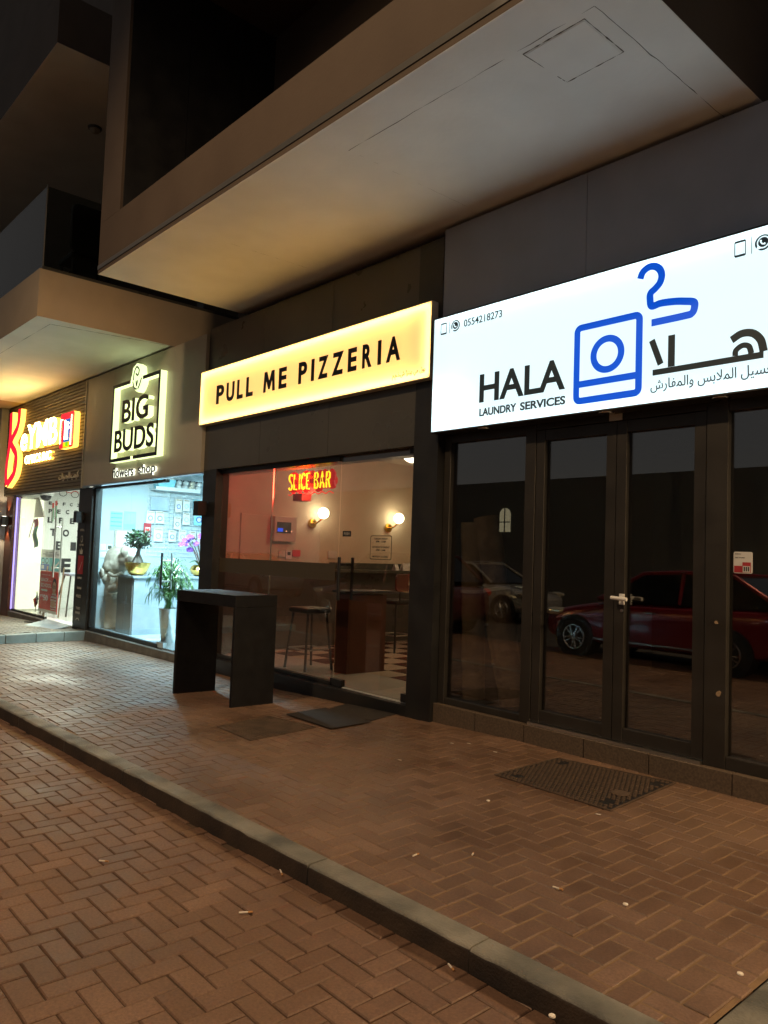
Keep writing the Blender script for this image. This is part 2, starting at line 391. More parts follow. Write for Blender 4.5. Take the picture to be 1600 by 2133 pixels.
        if parent is not None: o.parent = parent
        else: o.location = off
        WLOC[o.name] = off
        if bevel:
            b = o.modifiers.new("bevel", 'BEVEL'); b.width = bevel; b.segments = seg; b.limit_method = 'ANGLE'
        if smooth and hasattr(me, "set_sharp_from_angle"): me.set_sharp_from_angle(angle=R(40))
        return o
def copy_tree(o, parent=None):
    c = o.copy(); COL.objects.link(c); c.parent = parent
    for ch in [x for x in bpy.data.objects if x.parent == o]: copy_tree(ch, c)
    return c
def arc(cx, cy, rx, ry, a0, a1, n=12):
    return [(cx + rx * math.cos(R(a0 + (a1 - a0) * k / n)), cy + ry * math.sin(R(a0 + (a1 - a0) * k / n))) for k in range(n + 1)]
def rrect(u0, u1, v0, v1, r, n=5):
    return arc(u1 - r, v1 - r, r, r, 0, 90, n) + arc(u0 + r, v1 - r, r, r, 90, 180, n) + arc(u0 + r, v0 + r, r, r, 180, 270, n) + arc(u1 - r, v0 + r, r, r, 270, 360, n)
def curve3(pts, n=6):
    P = [Vector(p) for p in pts]; P = [P[0] * 2 - P[1]] + P + [P[-1] * 2 - P[-2]]; out = []
    for i in range(1, len(P) - 2):
        for k in range(n):
            t = k / n; a, b, c, d = P[i - 1:i + 3]
            out.append(.5 * ((2 * b) + (c - a) * t + (2 * a - 5 * b + 4 * c - d) * t * t + (3 * b - a - 3 * c + d) * t ** 3))
    return out + [P[-2]]
AR = {'\u0627': (0xFE8D, 2), '\u0628': (0xFE8F, 4), '\u062a': (0xFE95, 4), '\u062f': (0xFEA9, 2), '\u0630': (0xFEAB, 2), '\u0631': (0xFEAD, 2), '\u0632': (0xFEAF, 2), '\u0633': (0xFEB1, 4), '\u0634': (0xFEB5, 4),
      '\u0635': (0xFEB9, 4), '\u063a': (0xFECD, 4), '\u0641': (0xFED1, 4), '\u0643': (0xFED9, 4), '\u0644': (0xFEDD, 4), '\u0645': (0xFEE1, 4), '\u0647': (0xFEE9, 4), '\u0648': (0xFEED, 2), '\u064a': (0xFEF1, 4), 'X': (0xFEFB, 2)}
def arabic(t):                                       # joined letter forms, laid out from right to left
    t = t.replace('\u0644\u0627', 'X'); out = []
    for i, c in enumerate(t):
        if c not in AR: out.append(c); continue
        pj = i > 0 and t[i - 1] in AR and AR[t[i - 1]][1] == 4; nj = i + 1 < len(t) and t[i + 1] in AR and AR[c][1] == 4
        out.append(chr(AR[c][0] + (3 if pj and nj else 1 if pj else 2 if nj else 0)))
    return ''.join(reversed(out))
def lamp(name, kind, loc, energy, col, size=.3, parent=None, spot=60, blend=.5, aim=None):
    d = bpy.data.lights.new(name, kind); d.energy = energy; d.color = col
    if kind == 'AREA': d.size = size
    else: d.shadow_soft_size = size
    if kind == 'SPOT': d.spot_size = R(spot); d.spot_blend = blend
    o = bpy.data.objects.new(name, d); COL.objects.link(o)
    off = WLOC[parent.name] if parent is not None else Vector((0, 0, 0))
    o.parent = parent; o.location = Vector(loc) - off
    if aim is not None: o.rotation_euler = (Vector(aim) - Vector(loc)).to_track_quat('-Z', 'Y').to_euler()
    return o

# ------------------------------------------------------------------ street light (stands behind the camera, beyond the frame)
t = thing("street_lamp", "tall grey street lamp post with warm glowing head across the road", "street lamp", (-4.6, -4.6, -.15))
MB().tube([(-4.6, -4.6, -.15), (-4.6, -4.6, 8.6)], [.09, .055], 12).build("pole", 'steel', t, smooth=True)
MB().tube(curve3([(-4.6, -4.6, 8.5), (-4.6, -4.4, 9.1), (-4.6, -3.4, 9.3), (-4.6, -2.7, 9.32)]), .035, 10).build("arm", 'steel', t, smooth=True)
MB().box(-4.74, -4.46, -2.9, -2.1, 9.25, 9.37).build("lamp_head", 'clad_dark', t, bevel=.03)
MB().box(-4.7, -4.5, -2.85, -2.15, 9.235, 9.248).build("lamp_glass", 'street_bulb', t)
lamp("street_light", 'SPOT', (-4.6, -2.5, 9.2), 2000, (1.0, .67, .37), .18, t, spot=150, blend=.5, aim=(-3.6, -1.0, 0))

def lantern(x, label, e):                              # lanterns added right of the frame, standing in for an unseen warm light
    t = thing("stand_in_lantern", label, "wall lantern", (x, 5.0, 3.0), "added lanterns right of the laundry")
    MB().box(x - .06, x + .06, 4.72, 4.86, 2.92, 3.18).build("lamp_body", 'black', t, bevel=.005)
    MB().box(x - .03, x + .03, 4.861, 5.09, 3.03, 3.09).build("bracket", 'black', t)
    MB().tube([(x, 4.79, 2.912), (x, 4.79, 2.918)], .045, 16).build("lens", 'street_bulb', t)
    lamp("stand_in_light", 'SPOT', (x, 4.79, 2.9), e, (1.0, .66, .34), .05, t, spot=155, blend=.5, aim=(x - 1.4, 3.2, 0))
lantern(1.2, "added warm black lantern, out of view just right of the laundry", 430)
lantern(4.2, "added warm black lantern, out of view farther right along the wall", 850)

# ------------------------------------------------------------------ ground
def pavers(name, x0, x1, y0, y1, zf, mat, gap, depth, seed, flip=False, clip=None, W=.1, ylo=None):
    rn = random.Random(seed); V = []; F = []; T = []
    nx = int((x1 - x0) / W) + 4; ny = int((y1 - y0) / W) + 4
    for i in range(-3, nx):
        for j in range(-3, ny):
            k = (i - j if flip else i + j) % 4
            if k == 0: a = (i, j, i + 2, j + 1)
            elif k == (3 if flip else 2): a = (i, j, i + 1, j + 2)
            else: continue
            ax = max(x0, x0 + a[0] * W) + gap; ay = max(y0, y0 + a[1] * W) + gap
            bx = min(x1, x0 + a[2] * W) - gap; by = min(y1, y0 + a[3] * W) - gap
            if ylo: ay = max(ay, ylo((ax + bx) / 2) + gap)
            if bx - ax < .02 or by - ay < .02: continue
            cx = (ax + bx) / 2; cyy = (ay + by) / 2
            if clip and not clip(cx, cyy): continue
            dz = rn.gauss(0, .0009) - (.0016 if rn.random() < .03 else 0); tx = rn.gauss(0, .007); ty = rn.gauss(0, .007); b = len(V); c = .0045
            ox = rn.gauss(0, .0006); oy = rn.gauss(0, .0006)
            for (ins, dep) in ((c, 0), (0, c), (0, depth)):
                for (u, w) in ((ax + ins, ay + ins), (bx - ins, ay + ins), (bx - ins, by - ins), (ax + ins, by - ins)):
                    V.append((u + ox, w + oy, zf(u, w) + dz + tx * (u - cx) + ty * (w - cyy) - dep))
            F.append((b, b + 1, b + 2, b + 3))
            for q in range(4):
                r = (q + 1) % 4; F.append((b + 4 + q, b + 4 + r, b + r, b + q)); F.append((b + 8 + q, b + 8 + r, b + 4 + r, b + 4 + q))
            tn = min(1, max(0, rn.gauss(.5, .3))); T += [tn] * 12
    m = MB(); m.v = [Vector(v) for v in V]; m.f = F; m.m = [0] * len(F)
    return m.build(name, mat, org=(0, 0, 0), tone=T)
def sheet(name, x0, x1, y0, y1, zf, mat, nx=20, ny=8, clipx=None, ylo=None):
    V = []; F = []
    for j in range(ny + 1):
        y = y0 + (y1 - y0) * j / ny
        xa = clipx(y) if clipx else x0
        for i in range(nx + 1):
            x = xa + (x1 - xa) * i / nx; yy = max(y, ylo(x)) if ylo else y; V.append((x, yy, zf(x, yy)))
    for j in range(ny):
        for i in range(nx):
            a = j * (nx + 1) + i; F.append((a, a + 1, a + nx + 2, a + nx + 1))
    m = MB(); m.v = [Vector(v) for v in V]; m.f = F; m.m = [0] * len(F)
    return m.build(name, mat, org=(0, 0, 0))
ZR = -.095
def kerb_y(x): return 2.28 + .034 * (x + 2.47)          # outer edge of the kerb
def step_x(y): return -12.62 - (y - 3.5) * .83 / 1.6          # line of the step up to the left platform
def zplat(x, y): return .053 - (y - 3.5) * .046 + min(0, (x + 13.2)) * .027
tag(pavers("road_paving", -15.5, 1.6, -1.4, 2.4, lambda x, y: ZR + .004 * math.sin(x * 1.7 + y) * math.sin(y * 2.3), 'paver_road', .0028, .014, 3, clip=lambda x, y: y < kerb_y(x) + .06), kind='structure')
tag(sheet("road_bed", -15.5, 1.6, -1.4, 2.35, lambda x, y: ZR + .004 * math.sin(x * 1.7 + y) * math.sin(y * 2.3) - .0075, 'joint_dark', 60, 24), kind='structure')
tag(pavers("pavement", -14.4, -1.18, 1.9, 5.17, ground, 'paver_walk', .0038, .014, 5, clip=lambda x, y: x > step_x(y) + .02, ylo=lambda x: kerb_y(x) + .122), kind='structure')
tag(sheet("pavement_bed", -14.4, -1.18, 2.0, 5.17, lambda x, y: ground(x, y) - .0042, 'sand', 30, 12, clipx=lambda y: step_x(y), ylo=lambda x: kerb_y(x) + .06), kind='structure')
tag(pavers("raised_pavement", -24, -11.6, 2.0, 5.2, zplat, 'paver_grey', .003, .014, 9, clip=lambda x, y: x < step_x(y) - .2), kind='structure')
m = MB()
V = []
for y in [2.0 + 3.2 * k / 12 for k in range(13)]:
    for x in (-24.0, step_x(y) - .16): V.append((x, y, zplat(x, y) - .006))
m.add(V, [(2 * k, 2 * k + 1, 2 * k + 3, 2 * k + 2) for k in range(12)])
tag(m.build("raised_pavement_bed", 'joint_dark', org=(0, 0, 0)), kind='structure')
m = MB()
for k in range(6):                                          # kerb stones along the step
    ya = 1.97 + k * .54 + .004; yb = 1.97 + (k + 1) * .54 - .004
    lo = []; hi = []
    for (y, d) in ((ya, -.17), (ya, 0), (yb, 0), (yb, -.17)):
        x = step_x(y) + d; lo.append((x, y, -.3)); hi.append((x, y, zplat(x, y)))
    m.hexa(lo, hi)
tag(m.build("step_kerb", 'kerb_grey', org=(0, 0, 0), bevel=.012), kind='structure')
m = MB(); x = -24.0; rk = random.Random(17)
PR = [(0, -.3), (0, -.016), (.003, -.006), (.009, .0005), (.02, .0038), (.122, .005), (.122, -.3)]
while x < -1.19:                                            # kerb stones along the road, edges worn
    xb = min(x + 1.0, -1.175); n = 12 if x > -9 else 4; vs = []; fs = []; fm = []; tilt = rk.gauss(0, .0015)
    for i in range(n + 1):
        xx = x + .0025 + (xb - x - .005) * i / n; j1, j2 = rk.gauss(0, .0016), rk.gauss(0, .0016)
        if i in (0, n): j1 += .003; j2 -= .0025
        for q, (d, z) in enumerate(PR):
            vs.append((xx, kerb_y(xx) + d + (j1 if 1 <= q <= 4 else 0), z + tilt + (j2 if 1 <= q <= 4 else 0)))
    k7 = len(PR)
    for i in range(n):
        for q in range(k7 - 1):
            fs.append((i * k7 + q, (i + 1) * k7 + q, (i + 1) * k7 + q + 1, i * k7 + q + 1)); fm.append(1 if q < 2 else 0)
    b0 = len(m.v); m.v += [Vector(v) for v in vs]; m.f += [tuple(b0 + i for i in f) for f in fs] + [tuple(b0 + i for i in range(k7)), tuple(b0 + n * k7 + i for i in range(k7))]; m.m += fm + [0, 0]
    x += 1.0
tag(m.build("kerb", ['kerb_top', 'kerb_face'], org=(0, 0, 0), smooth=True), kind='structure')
m = MB()
for k in range(3): m.box(-1.172, -1.0, 2.455 + k * .915, 2.455 + (k + 1) * .915 - .006, -.2, .004)
m.box(-1.172, 1.6, 2.325, 2.45, -.3, .003)
tag(m.build("cross_kerb", 'kerb_top', org=(0, 0, 0), bevel=.008), kind='structure')
tag(sheet("side_pavement", -.995, 3.0, 2.455, 5.2, lambda x, y: -.01, 'kerb_top', 4, 4), kind='structure')
m = MB(); m.add([(-60, -60, ZR - .03), (40, -60, ZR - .03), (40, 2.2, ZR - .03), (-60, 2.2, ZR - .03)], [(0, 1, 2, 3)])
tag(m.build("road", 'asphalt', org=(0, 0, 0)), kind='structure')
m = MB(); m.add([(-60, 2.1, -.42), (40, 2.1, -.42), (40, 60, -.42), (-60, 60, -.42)], [(0, 1, 2, 3)])
tag(m.build("ground", 'asphalt', org=(0, 0, 0)), kind='structure')

# ------------------------------------------------------------------ the apartment building over the shops
B = thing("apartment_building", "dark brown apartment building with deep balconies over a row of lit shops", "building", (-9, 6, 0))
# balcony over the pizzeria and the laundry
b = MB().box(-8.85, -2.1, 3.27, 6.4, 4.6535, 5.25, 0).box(-8.848, -2.102, 3.272, 6.4, 4.65, 4.653, 1).build("balcony", ['plaster_brown', 'plaster'], B)
for (a, c) in (((-4.6, 3.595), (-2.387, 3.595)), ((-2.385, 3.6), (-2.36, 5.2)), ((-6.9, 3.9), (-6.86, 4.9)), ((-4.6, 3.3), (-4.58, 5.0))):
    pts = [(a[0] + (c[0] - a[0]) * k / 24 + random.gauss(0, .0025), a[1] + (c[1] - a[1]) * k / 24 + random.gauss(0, .0025), 4.6505) for k in range(25)]
    thin = .35 if c[0] < -4 else 1
    MB().tube(pts, [max(.0004, random.gauss(.0019, .0009)) * thin for _ in pts], 5).build("soffit_crack", 'seam', b)
m = MB()
for (a, c) in (((-2.93, 3.64), (-2.485, 3.64)), ((-2.485, 3.64), (-2.48, 4.06)), ((-2.48, 4.06), (-2.9, 4.07)), ((-2.9, 4.07), (-2.93, 3.64))):
    pts = [(a[0] + (c[0] - a[0]) * k / 16, a[1] + (c[1] - a[1]) * k / 16, 4.6505) for k in range(17)]
    m.tube(pts, [max(.0008, random.gauss(.0025, .0011)) for _ in pts], 5)
m.build("hatch_gap", 'seam', b)
MB().box(-2.915, -2.495, 3.652, 4.058, 4.6475, 4.6495).build("access_hatch", 'plaster', b)
MB().box(-8.85, -2.1, 3.262, 3.269, 4.70, 4.75).build("drip_strip", 'clad_dark', b)
b = MB().box(-8.85, -8.3, 3.27, 6.4, 5.252, 8.198).build("blade_wall", 'plaster_brown', B)
m = MB()
for k in range(3): m.box(-8.297, -8.285, 3.3 + k * .72, 3.3 + (k + 1) * .72 - .006, 5.26, 8.19)
m.build("dark_panel", 'black_clad', b)
MB().box(-2.65, -2.1, 3.27, 5.4, 5.252, 8.198).build("blade_wall", 'plaster_brown', B)
MB().box(-8.28, -2.66, 5.2, 5.4, 5.255, 8.198).build("balcony_back_wall", 'plaster_brown', B)
MB().box(-8.84, -2.1, 3.0, 6.4, 8.2, 8.9).build("upper_balcony", 'plaster_brown', B)
# balcony over the flower shop and the optician
b = MB().box(-20.5, -10.6, 3.146, 6.38, 4.5035, 5.149, 0).box(-17.6, -10.602, 3.148, 6.38, 4.5, 4.503, 1).build("balcony", ['plaster_tan', 'plaster'], B)
m = MB()
for (a, c) in (((-17.0, 3.39), (-10.86, 3.4)), ((-10.86, 3.4), (-10.62, 5.0))):
    pts = [(a[0] + (c[0] - a[0]) * k / 30, a[1] + (c[1] - a[1]) * k / 30, 4.5005) for k in range(31)]
    m.tube(pts, [max(.0008, random.gauss(.0024, .0011)) for _ in pts], 5)
m.build("soffit_crack", 'seam', b)
b = MB().box(-20.5, -10.64, 3.19, 3.205, 5.152, 6.3).box(-10.655, -10.64, 3.21, 6.2, 5.152, 6.3).build("railing", 'glass_rail', B)
MB().box(-20.5, -10.62, 3.18, 3.215, 5.15, 5.2).box(-10.665, -10.63, 3.22, 6.3, 5.15, 5.2).build("base_channel", 'clad_dark', b)
MB().tube([(-10.648, 3.198, 5.2), (-10.648, 3.198, 6.32)], .012, 8).build("post", 'clad_dark', b)
MB().box(-30, -8.86, 6.52, 6.7, 4.0, 20).build("upper_wall", 'plaster_brown', B)
MB().box(-24, -10.45, 3.146, 6.38, 8.2035, 8.936, 0).box(-24, -10.452, 3.148, 6.38, 8.2, 8.203, 1).build("upper_balcony", ['plaster_brown', 'plaster'], B)
MB().box(-30, -2.1, 5.41, 6.5, 8.95, 20).build("top_wall", 'plaster_brown', B)
MB().box(-2.09, 4.0, 5.3, 6.6, 4.62, 13).build("upper_wall", 'plaster_brown', B)

# shop fascias
m = MB(); z = 2.49
m.box(-18.6, -13.875, 5.08, 5.19, 2.49, 4.47, 1)
while z < 4.44:
    m.box(-18.6, -13.89, 5.05, 5.079, z + .006, z + .056, 0); z += .064
fas = m.build("slatted_fascia", ['slat', 'slat_gap'], B)
MB().box(-13.885, -13.84, 5.035, 5.19, 2.49, 4.47).build("edge_trim", 'clad_beige', fas)
f2 = MB()
for (a, c) in ((-13.838, -12.62), (-12.617, -10.42), (-10.417, -9.48)): f2.box(a, c, 5.05, 5.19, 2.535, 4.46)
f2 = f2.build("fascia_panel", 'clad_beige', B)
MB().box(-13.84, -9.48, 5.046, 5.1, 2.515, 2.533).build("light_edge_trim", 'steel', f2)
f3 = MB()
for (a, c) in ((-9.478, -8.09), (-8.086, -6.7), (-6.696, -5.31)): f3.box(a, c, 5.1, 5.19, 2.56, 4.53)
f3.build("black_fascia", 'clad_dark', B)
MB().box(-9.478, -9.13, 5.1, 5.3, -.2, 2.558).build("pilaster", 'black_clad', B)
MB().box(-5.308, -4.985, 5.09, 5.3, -.12, 4.53).build("pilaster", 'black_clad', B)
sf = MB()
for (a, c) in ((-4.983, -3.42), (-3.416, -1.62), (-1.616, .2), (.204, 6.0)): sf.box(a, c, 5.1, 5.19, 2.64, 4.6)
sf.build("slate_fascia", 'clad_grey', B)
MB().box(1.51, 6.0, 5.12, 5.3, -.2, 2.638).build("shop_wall", 'clad_grey', B)
MB().box(-14.14, -13.52, 5.12, 5.3, -.3, 2.5).build("pilaster", 'frame_black', B)
MB().box(-24, -18.62, 4.9, 5.3, -.4, 4.49).build("end_wall", 'clad_grey', B)
MB().box(-18.6, -18.1, 5.12, 5.3, -.3, 2.49).build("pilaster", 'wood', B)
# floor slab over the shops and the rooms behind the glass
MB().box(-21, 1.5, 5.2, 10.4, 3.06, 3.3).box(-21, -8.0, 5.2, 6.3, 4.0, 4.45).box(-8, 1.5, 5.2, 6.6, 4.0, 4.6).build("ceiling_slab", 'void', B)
def room(x0, x1, y1, zf, zc, wall, floor, ceil, nm):
    MB().box(x0 - .08, x0, 5.31, y1, zf, zc).build("room_side_wall", wall, B)
    MB().box(x1, x1 + .08, 5.31, y1, zf, zc).build("room_side_wall", wall, B)
    MB().box(x0, x1, y1, y1 + .08, zf, zc).build("room_back_wall", wall, B)
    MB().box(x0 - .08, x1 + .08, 5.19, y1 + .08, zf - .1, zf).build("room_floor", floor, B)
    MB().box(x0 - .08, x1 + .08, 5.31, y1 + .08, zc, zc + .05).build("room_ceiling", ceil, B)
room(-18.15, -14.0, 8.6, -.03, 2.75, 'room_white', 'tile_white', 'room_white', 'optic')
room(-13.6, -9.5, 8.2, .0, 2.9, 'room_blue', 'marble', 'room_blue', 'flower')
room(-9.3, -5.2, 9.9, .07, 3.0, 'room_cream', 'tile_white', 'room_cream', 'pizza')
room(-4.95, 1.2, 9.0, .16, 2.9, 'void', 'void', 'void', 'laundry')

# ------------------------------------------------------------------ optician shopfront
S = thing("optician_shopfront", "frameless glass front of the brightly lit optician at far left", "shopfront", (-16, 5.2, -.1))
MB().box(-18.1, -14.6, 5.13, 5.3, -.3, -.035).build("sill", 'plinth_grey', S, bevel=.008)
MB().box(-18.1, -15.9, 5.2, 5.25, -.035, .015).build("bottom_channel", 'frame_black', S)
MB().box(-18.1, -15.95, 5.215, 5.225, .016, 2.488).build("pane", 'glass_clear', S)
d = MB().box(-15.93, -14.16, 5.215, 5.225, .03, 2.488).build("door", 'glass_clear', S)
m = MB()
for (x, y) in ((-15.42, 5.16), (-15.40, 5.28)):
    m.tube([(x, y, .82), (x, y, 1.98)], .017, 10)
for z in (1.0, 1.8): m.tube([(-15.42, 5.16, z), (-15.40, 5.28, z)], .011, 8)
m.build("handle", 'steel', d, smooth=True)
m = MB(); MB().box(-16.0, -15.86, 5.19, 5.25, .02, .1).build("patch_fitting", 'steel', d)
MB().box(-18.09, -18.03, 5.27, 5.75, 0.0, 2.45).build("light_box", 'strip_cream', S)
MB().box(-18.1, -18.085, 5.18, 5.212, 0.0, 2.47).build("led_edge", 'strip_violet', S)
a0 = PZ(41, 1303.5, -.05); a1 = PZ(93.5, 1314, -.03)
m = MB(); lo = [(a0.x, a0.y, -.055), (a1.x, a1.y, -.035), (-14.2, 5.14, .0), (-15.55, 5.14, .0)]
m.hexa([Vector(p) - Vector((0, 0, .012)) for p in lo], lo)
tag(m.build("ramp_plate", 'marble'), "pale grey ramp plate sloping up to the optician's glass door", "ramp")
a = [PZ(50, 1294, -.06), PZ(74, 1296, -.05), PZ(101, 1290, -.04), PZ(80, 1286, -.05)]
m = MB(); m.hexa([(p.x, p.y, zplat(p.x, p.y) + .001) for p in a], [(p.x, p.y, zplat(p.x, p.y) + .012) for p in a])
tag(m.build("door_mat", 'rubber'), "small dark mat half under the pale ramp plate at the optician", "door mat", "door mats")
m = MB(); m.plate(-14.02, -13.76, .05, 1.9, 'Y', 5.119, .002, 0)
m.plate(-14.02, -13.76, .95, 1.28, 'Y', 5.1165, .002, 2)
m.disc(-13.89, 1.58, .05, .06, 'Y', 5.1165, .001, 20, 1); m.disc(-13.89, 1.58, .038, .047, 'Y', 5.1155, .001, 20, 0)
for (s, z0, z1) in (("OPTICAL", 1.72, 1.76), ("GENTLE", 1.46, 1.49), ("Timberland", .68, .73), ("POLICE", .53, .58), ("TED", .32, .36), ("BAKER", .24, .28), ("ESPRIT", .86, .9)):
    m.text(s, -14.0, -13.79, z0, z1, 'Y', 5.1165, .001, 1)
m.poly([(-13.95, 1.31), (-13.97, 1.4), (-13.92, 1.36), (-13.89, 1.43), (-13.86, 1.36), (-13.81, 1.4), (-13.83, 1.31)], 'Y', 5.1165, .001, 1)
m.ribbon(arc(-13.89, .12, .07, .04, 0, 180), .012, 'Y', 5.1165, .001, mi=1)
m.ribbon([(-13.95, 1.02), (-13.9, 1.06), (-13.82, 1.17)], .012, 'Y', 5.114, .001, mi=1)
tag(m.build("brand_strip", ['frame_black', 'offwhite', 'crimson']), "tall dark strip of eyewear logos with a red block on the pillar", "sign")

# optician's sign letters
SG = thing("optician_sign", "glowing optician sign with tall red letter and white letters on dark slats", "shop sign", (-16, 5.05, 3.5))
m = MB(); Lk = curve3([(-18.02, 4.32), (-17.99, 4.0), (-18.0, 3.75), (-18.04, 3.5), (-18.13, 3.2), (-18.14, 2.95), (-18.08, 2.72)] and [(-18.02, 0, 4.32), (-17.99, 0, 4.0), (-18.0, 0, 3.75), (-18.04, 0, 3.5), (-18.13, 0, 3.2), (-18.14, 0, 2.95), (-18.08, 0, 2.72)])
Rk = curve3([(-17.42, 0, 4.34), (-17.44, 0, 4.1), (-17.55, 0, 3.92), (-17.78, 0, 3.78), (-17.9, 0, 3.66), (-17.78, 0, 3.54), (-17.55, 0, 3.4), (-17.46, 0, 3.22), (-17.55, 0, 2.98), (-17.8, 0, 2.84), (-18.03, 0, 2.74)])
for q, P in enumerate((Lk, Rk)):
    P2 = [(p.x, p.z) for p in P]
    m.ribbon(P2, .17, 'Y', 5.045, .1 + q * .001, mi=1); m.ribbon(P2, .17, 'Y', 4.944 - q * .001, .006, mi=0)
m.build("tall_letter", ['em_red', 'em_yellow'], SG)
m = MB(); m.text("eYMB", -17.2, -15.0, 3.4, 3.92, 'Y', 5.045, .1, 1, bold=.012); m.text("eYMB", -17.2, -15.0, 3.4, 3.92, 'Y', 4.944, .006, 0, bold=.012)
m.build("letters", ['em_letter', 'em_yellow'], SG)
for (s, u0, u1) in (("OPTICS", -17.0, -16.02), ("INC", -15.9, -15.4)):
    m = MB(); m.text(s, u0, u1, 3.12, 3.29, 'Y', 5.045, .06, 1, bold=.01); m.text(s, u0, u1, 3.12, 3.29, 'Y', 4.984, .005, 0, bold=.01); m.build("small_letters", ['em_letter', 'em_yellow'], SG)
m = MB(); m.poly(rrect(-14.83, -14.12, 3.26, 3.92, .06), 'Y', 5.045, .1, 4); m.poly(rrect(-14.83, -14.12, 3.26, 3.92, .06), 'Y', 4.944, .004, 0)
for (u0, u1, v0, v1, c) in ((-14.62, -14.3, 3.36, 3.8, 1), (-14.56, -14.53, 3.44, 3.78, 5), (-14.56, -14.4, 3.42, 3.45, 5), (-14.45, -14.42, 3.44, 3.72, 5), (-14.5, -14.36, 3.7, 3.73, 5), (-14.62, -14.3, 3.27, 3.37, 2), (-14.5, -14.36, 3.28, 3.365, 3), (-14.8, -14.785, 3.35, 3.8, 5), (-14.8, -14.7, 3.8, 3.815, 5), (-14.24, -14.225, 3.3, 3.86, 5), (-14.42, -14.26, 3.62, 3.64, 5)):
    m.plate(u0, u1, v0, v1, 'Y', 4.939 - .0015 * (c + 1), .001, c)
m.build("maze_icon", ['em_red', 'em_icon_blue', 'em_icon_yel', 'em_icon_grn', 'em_yellow', 'em_letter'], SG)
m = MB(); m.text(arabic("\u0643\u064a\u0645\u0628 \u0644\u0644\u0628\u0635\u0631\u064a\u0627\u062a"), -15.05, -14.03, 2.66, 2.82, 'Y', 5.048, .015, 0, bold=.01)
m.build("small_script", 'offwhite', SG)

# ------------------------------------------------------------------ flower shopfront
S = thing("flower_shopfront", "glass front of the flower shop with steel handled glass door", "shopfront", (-11.5, 5.2, -.1))
MB().box(-13.85, -9.48, 5.1, 5.3, -.36, -.02).build("sill", 'plinth_grey', S, bevel=.008)
for z in ((-.018, .04), (2.47, 2.513)): MB().box(-13.52, -10.78, 5.17, 5.24, *z).build("channel", 'frame_black', S)
MB().box(-13.52, -13.45, 5.16, 5.25, .042, 2.468).build("side_post", 'frame_black', S)
for (a, c) in ((-13.44, -12.05), (-12.044, -10.79)): MB().box(a, c, 5.2, 5.21, .042, 2.468).build("pane", 'glass_clear', S)
d = MB().box(-10.775, -9.5, 5.2, 5.21, .0, 2.52).build("door", 'glass_clear', S)
m = MB(); m.tube([(-10.69, 5.135, .86), (-10.69, 5.135, 1.4)], .016, 10, 1); m.tube([(-10.66, 5.28, .86), (-10.66, 5.28, 1.4)], .016, 10, 0)
for z in (.98, 1.28): m.tube([(-10.69, 5.135, z), (-10.66, 5.28, z)], .012, 8)
m.build("handle", ['steel', 'frame_black'], d, smooth=True)
MB().box(-10.82, -10.6, 5.175, 5.235, -.01, .075).build("patch_fitting", 'steel', d, bevel=.004)
MB().box(-9.62, -9.49, 5.17, 5.24, 2.43, 2.51).build("patch_fitting", 'frame_black', d, bevel=.004)

# flower sign
SG = thing("flower_sign", "black framed halo lit flower shop sign with a rosebud on top", "shop sign", (-11.5, 5.05, 3.4))
def framebars(m, y, th, mi, ext=0):
    L_, Rr_, T_, B_ = -12.38, -10.63, 4.12, 2.84
    w = .055
    for (u0, u1, v0, v1) in ((L_, L_ + w, B_ + w, T_ - w), (Rr_ - w, Rr_, B_ + w, T_ - w), (L_, -11.7, T_ - w, T_), (-11.24, Rr_, T_ - w, T_), (L_, -11.56, B_, B_ + w), (-11.46, Rr_, B_, B_ + w)):
        m.plate(u0, u1, v0, v1, 'Y', y, th, mi)
m = MB(); framebars(m, 5.04, .1, 1); framebars(m, 4.939, .006, 0); m.build("frame", ['letter_black', 'halo'], SG)
for (nm, s, u0, u1, v0, v1, bd, th) in (("letters", "BIG", -11.98, -11.03, 3.46, 3.82, .022, .09), ("letters", "BUDS", -12.23, -10.79, 3.0, 3.35, .022, .09), ("small_letters", "flowers", -12.4, -11.58, 2.6, 2.76, .008, .03), ("small_letters", "shop", -11.4, -10.8, 2.57, 2.75, .008, .03)):
    m = MB(); k_ = .008 if bd else 0; m.text(s, u0, u1, v0, v1, 'Y', 5.04, th, 1, bold=0 if th > .05 else .02); k_ = k_ if th > .05 else .002; m.text(s, u0 - k_, u1 + k_, v0 - k_, v1 + k_, 'Y', 5.039 - th, .006, 0, bold=bd); m.build(nm, ['letter_black', 'halo' if th > .05 else 'halo_white'], SG)
m = MB(); out = [(-11.64, 4.06), (-11.7, 4.14), (-11.66, 4.2), (-11.64, 4.3), (-11.5, 4.36), (-11.36, 4.3), (-11.33, 4.18), (-11.24, 4.12), (-11.28, 4.0), (-11.36, 3.92), (-11.43, 3.89), (-11.52, 3.93)]
m.poly(out, 'Y', 5.04, .1, 1)
for P in (curve3([(-11.6, 0, 4.1), (-11.58, 0, 4.22), (-11.5, 0, 4.3), (-11.4, 0, 4.24), (-11.44, 0, 4.16), (-11.52, 0, 4.2)]), curve3([(-11.62, 0, 4.08), (-11.56, 0, 3.98), (-11.46, 0, 3.94)]), curve3([(-11.3, 0, 4.1), (-11.36, 0, 4.0), (-11.42, 0, 3.94)]), curve3([(-11.5, 0, 4.08), (-11.47, 0, 4.0), (-11.44, 0, 4.08)])):
    m.ribbon([(p.x, p.z) for p in P], .026, 'Y', 4.939, .004, mi=0)
m.build("rosebud", ['letter_black', 'halo'], SG)

